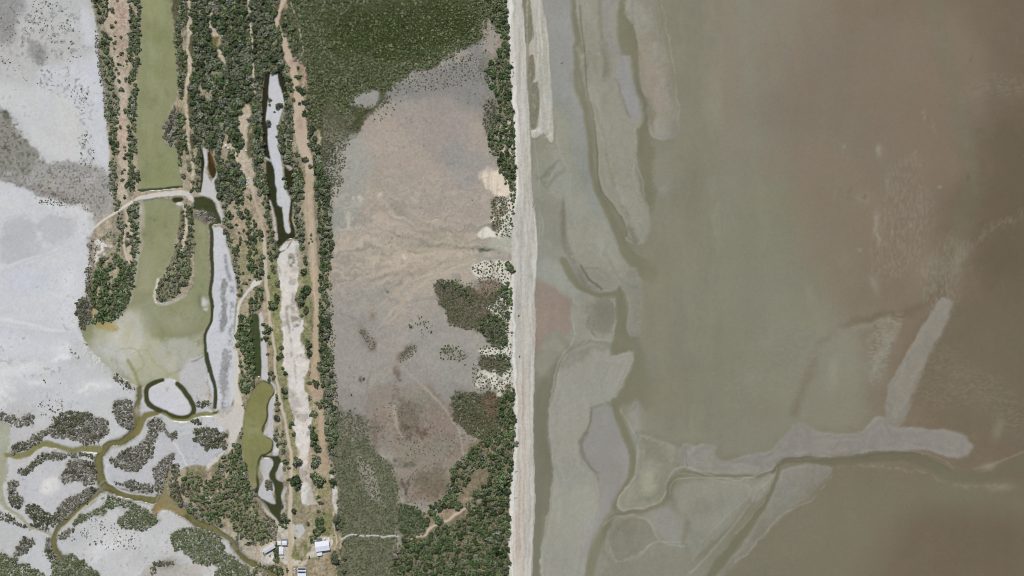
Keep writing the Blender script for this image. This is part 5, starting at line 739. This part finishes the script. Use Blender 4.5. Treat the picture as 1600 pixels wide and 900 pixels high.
carpet(THICK, 11, "120,420 200,350 330,290 450,250 540,190 620,120 660,180 600,260 480,300 360,330 260,380 210,450 150,540 60,580", 'olive', .8, 1.7, 3.4, .3); carpet(THICK, 7, "500,470 600,500 640,560 620,640 580,700 540,620", 'olive', .9, 1.8, 3.6, .4)
# coast
RO = "in the line above the beach"
grow(11, "612,-60 695,-60 700,40 708,140 712,300 716,400 722,500 730,600 735,700 735,800 730,880 715,880 700,840 680,840 660,800 640,740 610,700 605,640 640,560 660,500 645,440 600,370 612,300 650,290 655,230 680,190 650,150 625,100 610,60", CT, 'green', 2, 4.2, RO, ov=.7, dens=.95)
grow(12, "640,0 690,0 695,160 690,210 670,205 675,120 665,60", CT, 'green', 1.6, 3.2, RO, dens=.7); spots(12, "662,380,16 672,395,14 655,370,12 685,405,8", CT, 'green', RO); grow(12, "622,460 660,455 682,490 685,550 650,560 640,520 610,500", CT, 'green', 2, 4, RO, ov=.62); grow(12, "570,600 640,580 665,600 650,660 655,740 590,735 560,700 530,650", CT, 'green', 1.8, 3.8, RO, ov=.74, dens=.9); grow(12, "350,460 400,448 440,460 500,510 520,530 480,540 440,500", CT, 'green', 1.6, 3, "on the brown scrub patch", dens=.8); grow(12, "590,775 650,770 672,800 660,840 600,850 640,810", CT, 'green', 1.6, 3.2, RO, dens=.9); grow(12, "670,660 705,670 700,760 680,700", CT, 'grey', 1.4, 2.8, RO, dens=.8); grow(12, "670,490 700,520 700,590 665,560", CT, 'green', 1.6, 3, RO, dens=.8)
for s, d in (("585,90 650,80 690,160 680,250 600,240 585,160", .5), ("490,390 560,360 660,370 660,440 560,430", .5), ("580,500 660,520 690,600 600,590", .45), ("360,735 440,735 480,790 370,790", .3), ("540,740 690,720 690,770 560,780", .35), ("500,800 560,870 700,830 700,920 520,920", .3), ("680,560 720,560 730,700 690,700", .3), ("250,600 330,640 280,700", .1), ("380,450 520,480 400,640", .2)):
    grow(12, s, SB, 'green', .9, 1.8, "on white dune sand", dens=d, ov=1.0)
RP = "in the coastal scrub forest"
grow(13, "330,760 380,745 430,745 480,700 560,680 620,640 600,600 660,540 700,480 640,440 570,440 600,400 640,360 700,310 745,300 740,200 760,120 795,120 806,240 803,400 795,480 798,560 780,620 800,680 790,760 798,860 790,980 325,980", CT, 'green', 2, 4.8, RP, ov=.72, dens=.9)
grow(13, "520,545 560,440 620,400 640,440 610,520 560,600 510,620 455,640 440,655 450,625 490,590", CT, 'green', 2, 4.4, RP, ov=.8); spots(13, "488,665,20 440,672,16 460,635,16 500,605,18 570,605,18 545,600,14 750,510,28 740,790,26 660,560,16", CT, 'green', RP); grow(13, "550,150 640,145 640,200 700,290 760,200 770,300 690,335 620,300 580,270", CT, 'olive', 1.4, 2.8, RP, dens=.35, ov=.9)
grow(13, "770,110 806,130 808,240 800,330 770,300 765,200", CT, 'grey', 1.8, 3.2, RO, dens=.8); grow(13, "325,800 500,720 700,740 780,760 780,980 325,980", SB, 'olive', 1, 2, RP, dens=.5, ov=.9)
spots(12, "130,495,4 230,650,8 225,640,5 320,675,5 500,92,3 375,745,6 380,762,7 410,745,5 395,730,5 406,790,5 440,735,4 470,815,5 430,745,4 705,600,5 708,780,5", SB, 'dark', "alone on the open mud flat"); spots(13, "180,85,9 130,150,5 125,215,6 115,225,5 145,205,4 240,720,3", SB, 'dark', "alone on the open mud flat")
grow(11, "200,330 560,260 560,380 240,430", SB, 'grey', .9, 1.5, "on grey mud by the thicket", dens=.12, ov=1.1)

# ---- build the plants: the 300 largest of each kind as things, the rest as one mass per kind
ONES = "zero one two three four five six seven eight nine ten eleven twelve thirteen fourteen fifteen sixteen seventeen eighteen nineteen".split()
TENS = "x x twenty thirty forty fifty sixty seventy eighty ninety".split()
def words(v):
    v = int(v); return ONES[v] if v < 20 else "one hundred" if v > 99 else TENS[v//10]+("-"+ONES[v % 10] if v % 10 else "")
def tenth(v): v = round(v, 1); return words(v)+(" point "+ONES[int(round(v*10)) % 10])
FAM = {WT: ("tree", "woodland trees standing on the sand ridges"), CT: ("tree", "coastal trees behind the beach"), MT: ("mangrove", "mangroves along the tidal creeks"), SB: ("shrub", "small shrubs scattered over the flats")}
TRUNKS = [npmesh("trunk", *trunkmesh(i, .9), BARK) for i in range(4)]
TONE = {'dark': "dark green", 'mix': "mottled green", 'grey': "grey-green", 'green': "leafy green", 'olive': "olive green", 'brown': "brownish", 'edge': "olive grey", 'deep': "deep green"}
mass = {}; used_labels = set()
for kind in (WT, CT, MT, SB):
    L0 = [p for p in PLANTS if p[0] == kind]; vis = [p for p in L0 if 1 < p[2] < 1599 and 1 < p[3] < 899]; vis.sort(key=lambda p: -p[4])
    solo = set(id(p) for p in vis[:300]); mass[kind] = [p for p in L0 if id(p) not in solo]
    cat, grp = FAM[kind]
    for p in vis[:300]:
        _, pal, x, y, r, reg = p; vv = variants(pal); v = vv[R_.randrange(len(vv))]
        if kind == SB and v.get('sme') is None: a, b, c = v['lo']; v['sme'] = npmesh("shrub", a, b, LEAF, c, fs=3)
        if kind != SB and v['me'] is None: a, b, c = v['hi']; v['me'] = npmesh("crown", a, b, LEAF, c, fs=3)
        hs = (.75+.35*R_.random())*(1 if kind in (WT, CT) else .7)
        loc = (x-800, 450-y, zat(x, y)-.05)
        if kind == SB:
            o = link(kind, v['sme']); o.location = loc; o.rotation_euler = (0, 0, R_.random()*6.28)
        else:
            o = empty(kind, loc, R_.random()*6.28); link("crown", v['me'], o); link("trunk", TRUNKS[R_.randrange(4)], o)
        o.scale = (r*(.78+.5*R_.random()), r*(.78+.5*R_.random()), r*hs)
        size = "large" if r > 4 else "medium" if r > 2.8 else "small"
        pos = "%s percent across, %s percent down" % (words(round(x/16)), words(round(y/9))); core = "%s %s %s" % (size, TONE[pal], cat)
        room = 16-len(core.split())-len(pos.split()); lab = core+(" "+reg if len(reg.split()) <= room else "")+", "+pos
        if pos+kind in used_labels: lab = core+", %s percent across, %s percent down" % (tenth(x/16), tenth(y/9))
        used_labels.add(pos+kind)
        tag(o, lab, cat, grp)
def massmesh(name, items, cat, label, hk):
    if not items: return
    VV, FF, CC = [], [], []; n = 0; rr = np.random.RandomState(3)
    for it in items:
        pal, x, y, r, h = it; vv = variants(pal); a, b, c = vv[rr.randint(len(vv))]['lo']
        th = rr.rand()*6.28; cs_, sn = math.cos(th), math.sin(th); sx, sy = r*(.72+.6*rr.rand()), r*(.72+.6*rr.rand())
        q = np.empty_like(a); q[:, 0] = (a[:, 0]*cs_-a[:, 1]*sn)*sx+x-800; q[:, 1] = (a[:, 0]*sn+a[:, 1]*cs_)*sy+450-y; q[:, 2] = a[:, 2]*r*h*hk*(.7+.4*rr.rand())+zat(x, y)-.05
        VV.append(q); FF.append(b+n); n += len(a); CC.append(c*(.75+.5*rr.rand()))
    o = link(name, npmesh(name, np.concatenate(VV), np.concatenate(FF), LEAF, np.concatenate(CC), fs=3)); tag(o, label, cat, kind="stuff")
massmesh("woodland", [(p[1], p[2], p[3], p[4], .9) for p in mass[WT]], "woodland", "mass of smaller dark green trees filling the woods on the sand ridges", 1.)
massmesh("coastal_woodland", [(p[1], p[2], p[3], p[4], .9) for p in mass[CT]], "woodland", "mass of smaller green trees filling the coastal scrub behind the beach", 1.)
massmesh("mangroves", [(p[1], p[2], p[3], p[4], .7) for p in mass[MT]], "mangroves", "mass of low grey-green mangroves lining the tidal creeks", 1.)
massmesh("low_scrub", [(p[1], p[2], p[3], p[4], .7) for p in mass[SB]], "scrub", "countless tiny shrubs dotted over flats and dunes", 1.)
massmesh("mangrove_thicket", THICK, "thicket", "closed olive green mangrove canopy at the top centre of the photo", 1.)
massmesh("marsh_scrub", SCRUB, "scrub", "low brown and olive scrub covering the marsh beside the mud flat", 1.)
print("plants", len(PLANTS), {k: len(v) for k, v in mass.items()}, len(THICK), len(SCRUB))

# ================================================================== farmyard
import bmesh
M_ROOF = plain("white_roof_metal", (.74, .75, .78), .5, 0, .04, .8); M_ROOF2 = plain("weathered_white_roof", (.60, .58, .57), .6, 0, .1, 1.2); M_WALL = plain("pale_wall", (.45, .42, .36)); M_GREY = plain("grey_metal", (.22, .22, .23), .6)
M_DARK = plain("dark_rubber", (.03, .03, .035), .6); M_GLASS = plain("window_glass", (.03, .04, .05), .15, 0, .02); M_PANEL = plain("solar_cell", (.045, .055, .09), .25, 0, .05); M_WOOD = plain("timber", (.30, .24, .18)); M_TEAL = plain("teal_paint", (.10, .17, .19), .4); M_WPAINT = plain("white_paint", (.72, .72, .70), .4, 0, .03); M_CONC = plain("concrete", (.48, .46, .42)); M_DRIFT = plain("driftwood_grey", (.10, .085, .07)); M_SHADE = plain("shade_cloth", (.13, .145, .16)); M_TANK = plain("pale_tank", (.66, .66, .60), .5, 0, .05)
def bx(bm, x0, x1, y0, y1, z0, z1, rot=0):
    c = [bm.verts.new((x, y, z)) for z in (z0, z1) for x, y in ((x0, y0), (x1, y0), (x1, y1), (x0, y1))]
    for f in ((3, 2, 1, 0), (4, 5, 6, 7), (0, 1, 5, 4), (1, 2, 6, 5), (2, 3, 7, 6), (3, 0, 4, 7)): bm.faces.new([c[i] for i in f])
def cyl(bm, x, y, z0, z1, r, n=14, r2=None, axis='z'):
    r2 = r if r2 is None else r2; a, b = [], []
    for k in range(n):
        c, s = math.cos(k*2*math.pi/n), math.sin(k*2*math.pi/n)
        if axis == 'z': a.append(bm.verts.new((x+r*c, y+r*s, z0))); b.append(bm.verts.new((x+r2*c, y+r2*s, z1)))
        else: a.append(bm.verts.new((z0, x+r*c, y+r*s))); b.append(bm.verts.new((z1, x+r2*c, y+r2*s)))
    for k in range(n): bm.faces.new((a[k], a[(k+1) % n], b[(k+1) % n], b[k]))
    bm.faces.new(a[::-1]); bm.faces.new(b)
def part(name, mt, parent, fn, bev=0):
    bm = bmesh.new(); fn(bm); bmesh.ops.recalc_face_normals(bm, faces=bm.faces)
    if bev: bmesh.ops.bevel(bm, geom=bm.edges[:], offset=bev, segments=1, affect='EDGES')
    me = bpy.data.meshes.new(name); bm.to_mesh(me); bm.free(); me.materials.append(mt); return link(name, me, parent)
def gable(bm, w, d, z0, rise, ov=.5, t=.12):                          # corrugated gable roof, ridge along x
    n = max(8, int(w/.5))
    for sgn in (1, -1):
        for k in range(n):
            xa = -w/2-ov+k*(w+2*ov)/n; xb = xa+(w+2*ov)/n; zz = .04*(k % 2)
            p = [(xa, 0, z0+rise+zz), (xb, 0, z0+rise+zz), (xb, sgn*(d/2+ov), z0+zz-.1), (xa, sgn*(d/2+ov), z0+zz-.1)]
            u = [bm.verts.new(q) for q in p]; l = [bm.verts.new((q[0], q[1], q[2]-t)) for q in p]
            bm.faces.new(u); bm.faces.new(l[::-1])
            for i in range(4): bm.faces.new((u[i], u[(i+1) % 4], l[(i+1) % 4], l[i]))
    bx(bm, -w/2-ov, w/2+ov, -.12, .12, z0+rise+.02, z0+rise+.1)
def flatroof(bm, x0, x1, y0, y1, z, t=.14, n=None):
    n = n or max(4, int((x1-x0)/.6))
    for k in range(n):
        a = x0+k*(x1-x0)/n; b = x0+(k+1)*(x1-x0)/n; bx(bm, a, b-.003, y0, y1, z+.03*(k % 2), z+t+.03*(k % 2))
def building(name, label, cat, x, y, w, d, h, deg, roofmat, rise=.9, ridge=True, group=None):
    o = empty(name, (x-800, 450-y, zat(x, y)), math.radians(deg)); tag(o, label, cat, group)
    wl = part("wall", M_WALL, o, lambda b: bx(b, -w/2, w/2, -d/2, d/2, -.3, h))
    part("roof", roofmat, o, (lambda b: gable(b, w, d, h+.12, rise)) if ridge else (lambda b: flatroof(b, -w/2-.4, w/2+.4, -d/2-.4, d/2+.4, h+.02)))
    for sx in (-.3, .3):
        wi = part("window", M_WPAINT, o, lambda b: bx(b, sx*w-.6, sx*w+.6, -d/2-.05, -d/2-.004, 1, 2.1)); part("pane", M_GLASS, wi, lambda b: bx(b, sx*w-.5, sx*w+.5, -d/2-.07, -d/2-.053, 1.1, 2))
    dr = part("door", M_WOOD, o, lambda b: bx(b, -.45, .45, -d/2-.06, -d/2-.004, 0, 2)); part("handle", M_GREY, dr, lambda b: bx(b, .3, .36, -d/2-.12, -d/2-.063, .95, 1.1))
    return o
h = building("house", "large white roofed house with a deep front shadow in the farmyard", "house", 504.2, 852.4, 21, 14.5, 6.0, 8, M_ROOF, 1.3)
part("verandah_roof", M_ROOF, h, lambda b: flatroof(b, -10, -2.2, -14.6, -8.2, 3.0)); part("verandah_slab", M_CONC, h, lambda b: bx(b, -10, -2.2, -14.4, -7.3, -.2, .15))
for px in (-9.7, -2.5): part("verandah_post", M_WPAINT, h, lambda b: bx(b, px-.08, px+.08, -14.3, -14.14, .152, 2.99))
part("rear_awning", M_SHADE, h, lambda b: flatroof(b, -8.5, .5, 7.9, 12.5, 2.6)); part("awning_post", M_WPAINT, h, lambda b: [bx(b, a, a+.1, 12.2, 12.3, 0, 2.59) for a in (-8.2, -.2)]); part("side_slab", M_CONC, h, lambda b: bx(b, 11.4, 13.2, -7, 6, -.2, .1))
for cx, cy in ((1, -1.6), (3.4, -3), (-2.8, -3.6), (5, -2.9)): part("roof_vent", M_GREY, h, lambda b: cyl(b, cx, cy, 6.5, 7.6, .32, 10))
s1 = building("machinery_shed", "long weathered white shed lying diagonally at the west end of the farmyard", "shed", 421.2, 856.2, 18.4, 6.4, 4.6, 30, M_ROOF2, .35)
c1 = building("cabin", "smallest white cabin, a little square roof just east of the diagonal shed", "cabin", 436.6, 848.2, 4.6, 5.2, 2.6, 0, M_ROOF, .3)
c2 = building("cabin", "square white cabin with a grey deck around it, beside the track", "cabin", 444.6, 848.0, 6.6, 5.6, 2.8, 0, M_ROOF, .3)
part("deck", M_GREY, c2, lambda b: [bx(b, -5, 5.8, 3.4, 6.3, -.2, .25), bx(b, 3.9, 5.8, -3, 3.39, -.2, .25)]); part("porch_roof", M_SHADE, c2, lambda b: flatroof(b, -3.6, 5.6, -4.6, -3.3, 2.2))
c3 = building("cabin", "oblong white cabin standing north-south next to the dark hedge", "cabin", 439.8, 860.2, 6.2, 10.2, 2.9, 0, M_ROOF, .3)
part("step", M_CONC, c3, lambda b: bx(b, 3.8, 5.4, -3, 1, -.2, .2))
s2 = building("solar_shed", "white flat roofed shed with two rows of solar panels at the photo's bottom edge", "shed", 472.1, 894.6, 12.6, 15.4, 3.2, 0, M_ROOF, .5, ridge=False)
for row, yy in enumerate((6.0, 1.0)):
    for k in range(8):
        xx = -5.9+k*1.5; pn = part("solar_panel", M_PANEL, s2, lambda b: [b.faces.new([b.verts.new(q) for q in ((xx, yy-1.4, 3.5), (xx+1.42, yy-1.4, 3.5), (xx+1.42, yy+1.4, 3.75), (xx, yy+1.4, 3.75))]), bx(b, xx+.03, xx+1.39, yy-1.37, yy-1.3, 3.26, 3.49)])
        part("frame", M_GREY, pn, lambda b: [bx(b, xx, xx+.04, yy-1.4, yy-1.36, 3.26, 3.48), bx(b, xx, xx+.04, yy+1.3, yy+1.36, 3.26, 3.72)])
def car(name, label, cat, x, y, deg, mt, ute=False):
    o = empty(name, (x-800, 450-y, zat(x, y)), math.radians(deg)); tag(o, label, cat)
    def body(b):
        prof = [(-2.4, .45), (-2.4, 1.0), (-2.2, 1.1), (2.2, .95), (2.45, .8), (2.45, .45)]
        a = [b.verts.new((x_, -.9, z_)) for x_, z_ in prof]; c = [b.verts.new((x_, .9, z_)) for x_, z_ in prof]
        for i in range(6): b.faces.new((a[i], a[(i+1) % 6], c[(i+1) % 6], c[i]))
        b.faces.new(a[::-1]); b.faces.new(c)
    part("body", mt, o, body, .05)
    r0 = -.4 if ute else -1.9
    def cab(b):
        lo = [(r0-.2, 1.0), (1.25, 1.0)]; hi = [(r0+.25, 1.72), (.6, 1.72)]
        v = [b.verts.new((lo[0][0], -.82, 1.0)), b.verts.new((lo[1][0], -.82, 1.0)), b.verts.new((lo[1][0], .82, 1.0)), b.verts.new((lo[0][0], .82, 1.0)), b.verts.new((hi[0][0], -.68, 1.66)), b.verts.new((hi[1][0], -.68, 1.66)), b.verts.new((hi[1][0], .68, 1.66)), b.verts.new((hi[0][0], .68, 1.66))]
        for f in ((3, 2, 1, 0), (4, 5, 6, 7), (0, 1, 5, 4), (1, 2, 6, 5), (2, 3, 7, 6), (3, 0, 4, 7)): b.faces.new([v[i] for i in f])
    part("windows", M_GLASS, o, cab); part("roof", mt, o, lambda b: bx(b, r0+.2, .62, -.7, .7, 1.665, 1.74), .02)
    if ute: part("tray", M_GREY, o, lambda b: bx(b, -2.3, -.75, -.82, .82, 1.09, 1.13))
    for wx in (-1.5, 1.5):
        for wy in (-.92, .72):
            w_ = part("wheel", M_DARK, o, lambda b: cyl(b, 0, 0, 0, .2, .36, 14)); w_.location = (wx, wy+.2, .36); w_.rotation_euler = (math.pi/2, 0, 0); part("rim", M_GREY, w_, lambda b: cyl(b, 0, 0, -.01, .21, .2, 10))
    for wy in (-.6, .6): part("headlight", M_TANK, o, lambda b: bx(b, 2.44, 2.49, wy-.2, wy+.2, .68, .82))
    return o
car("pickup_truck", "teal pickup truck parked at the west end of the diagonal shed", "pickup truck", 413.0, 866.4, 118, M_TEAL, True)
car("pickup_truck", "white pickup truck parked just south of the oblong cabin", "pickup truck", 441.6, 871.2, 172, M_WPAINT, True)
car("parked_car", "dark car parked south-west of the large house", "car", 483.6, 870.8, 100, M_DARK)
car("parked_car", "white car parked on the left side of the solar panel shed", "car", 461.0, 893.8, 85, M_WPAINT)
def tank(label, x, y, r, hh, cat="water tank", nm="water_tank", group=None):
    o = empty(nm, (x-800, 450-y, zat(x, y))); tag(o, label, cat, group)
    part("shell", M_TANK, o, lambda b: cyl(b, 0, 0, -.2, hh, r, 20)); part("lid", M_TANK, o, lambda b: cyl(b, 0, 0, hh+.004, hh+.5, r*1.02, 20, r*.15)); part("hatch", M_GREY, o, lambda b: cyl(b, r*.5, 0, hh+.2, hh+.45, .25, 8)); return o
tank("round pale water tank behind the rear corner of the large house", 507.3, 841.4, 1.7, 2.2); tank("northern of two round white tanks in the small wood clearing", 353.0, 227.6, 2.0, 2.2, group="twin tanks in the wood"); tank("southern of two round white tanks in the small wood clearing", 356.6, 231.2, 1.8, 2.2, group="twin tanks in the wood"); tank("white water tank at the diagonal shed beside the teal pickup", 411.2, 862.0, 1.3, 2)
hut = building("hut", "small hut with a dark roof at the sandy clearing in the wood", "hut", 379.0, 283.0, 6, 8, 2.6, 0, M_SHADE, .4)
for i, (x, y, wd) in enumerate(((385.6, 279.6, "topmost"), (388.9, 278.4, "right-hand upper"), (386.4, 283.4, "second"), (388.8, 286.0, "right-hand lower"), (386.0, 287.8, "third"), (386.6, 292.0, "lowest"))):
    o = empty("beehive_box", (x-800, 450-y, zat(x, y)), .1*i); tag(o, "%s white box in the cluster on sand beside the dark roofed hut" % wd, "box", "white boxes beside the hut")
    part("crate", M_WPAINT, o, lambda b: bx(b, -.8, .8, -.7, .7, -.1, .9), .04); part("lid", M_ROOF, o, lambda b: bx(b, -.9, .9, -.8, .8, .905, 1.05), .02)
for i, (x, y, lab) in enumerate(((384.8, 235.0, "white trailer standing on the sandy clearing in the wood"), (460.2, 888.6, "small white trailer next to the solar panel shed"), (422.0, 868.2, "grey trailer on the pale yard south of the diagonal shed"))):
    o = empty("trailer", (x-800, 450-y, zat(x, y)), .6*i); tag(o, lab, "trailer"); part("box", M_WPAINT if i < 2 else M_GREY, o, lambda b: bx(b, -1.6, 1.6, -.9, .9, .5, 1.5), .06); part("drawbar", M_GREY, o, lambda b: bx(b, 1.6, 2.9, -.06, .06, .5, .6))
    for wy in (-1.1, .92): w_ = part("wheel", M_DARK, o, lambda b: cyl(b, 0, 0, 0, .18, .34, 12)); w_.location = (0, wy+.18, .34); w_.rotation_euler = (math.pi/2, 0, 0)
# fences: posts and rails along the edge of the marsh
def fence(label, line, step=4.):
    p = [np.array(q, float) for q in line]; x, y = p[0]; o = empty("wire_fence", (x-800, 450-y, zat(x, y))); tag(o, label, "fence"); q = []
    for a, b in zip(p[:-1], p[1:]):
        n = max(1, int(np.hypot(*(b-a))/step)); q += [a+(b-a)*i/n for i in range(n)]
    q.append(p[-1]); rel = [(a[0]-x, y-a[1], zat(a[0], a[1])-zat(x, y)) for a in q]
    for c in rel[:100]: part("post", M_WOOD, o, lambda b: bx(b, c[0]-.09, c[0]+.09, c[1]-.09, c[1]+.09, c[2]-.2, c[2]+1.3))
    def rails(b):
        for a, c in zip(rel[:-1], rel[1:]):
            for z in (.5, 1.1):
                v = [b.verts.new(t) for t in ((a[0]-.04, a[1], a[2]+z), (a[0]+.04, a[1], a[2]+z), (c[0]+.04, c[1], c[2]+z), (c[0]-.04, c[1], c[2]+z))]; b.faces.new(v)
    part("wire", M_GREY, o, rails)
fence("thin post and wire fence between tree belt and marsh scrub", [(511, 455), (513, 480), (511.5, 510), (514, 560), (515, 610), (514, 650), (517, 700), (519, 740)], 6.)
fence("post and wire fence along the sandy lane east of the large house", [(524.5, 806), (523.8, 840), (524.5, 870), (524, 905)], 4.)
# driftwood, wrack and a stranded boat-sized snag on the shore
def log(label, x, y, ln, deg, r=.45):
    o = empty("driftwood_log", (x-800, 450-y, zat(x, y)+r*.6), math.radians(deg)); tag(o, label, "driftwood", "driftwood logs on the shore")
    rr = random.Random(int(x*7+y))
    def stem(b):
        n = 7; rings = []
        for k in range(n):
            t = k/(n-1); xx = -ln/2+t*ln; q = r*(1.1-.7*t)*(.85+.3*rr.random()); cy = .25*math.sin(t*3)*r*2; rings.append([b.verts.new((xx, cy+q*math.cos(a*1.0472), q*math.sin(a*1.0472))) for a in range(6)])
        for a, c in zip(rings[:-1], rings[1:]):
            for i in range(6): b.faces.new((a[i], a[(i+1) % 6], c[(i+1) % 6], c[i]))
        b.faces.new(rings[0]); b.faces.new(rings[-1][::-1])
    part("stem", M_DRIFT, o, stem)
    for s in (-.2, .25): part("branch", M_DRIFT, o, lambda b: [b.faces.new([b.verts.new(q) for q in ((s*ln-.12, 0, 0), (s*ln+.12, 0, 0), (s*ln+.5, ln*.22*(1 if s > 0 else -1), .35), (s*ln+.4, ln*.22*(1 if s > 0 else -1), .35))]), cyl(b, s*ln, 0, 0, .3, .12, 6)])
for lab, x, y, ln, dg in (("small dark driftwood on the white sand, northernmost", 801.3, 97.5, 3.5, 20), ("dark driftwood curl on the white upper beach near the trees", 800.0, 103.5, 3.5, 80), ("dark bent driftwood below the curl on the upper beach", 802.3, 113, 4.2, 100), ("dark driftwood lowest of the upper beach group", 801.5, 119, 3.6, 60), ("dark snag at the water's edge below the inner sand spit", 832.8, 318, 4.5, 95), ("brown snag at the water's edge just below another snag", 833, 323, 3, 60), ("lone dark snag out on the grey tidal flat", 878, 98.6, 4.2, 35), ("driftwood log on the middle beach beside the dunes", 814.5, 258, 2.6, 10), ("driftwood on the beach south of the brown scrub", 812, 556, 3.2, 40), ("driftwood log on the lower beach near the scrub forest", 807, 737, 4.5, 15), ("long driftwood log across the lower beach near the trees", 806.5, 778, 6.5, 2), ("driftwood on the beach by the white dunes", 811, 493, 3, 60)): log(lab, x, y, ln, dg)
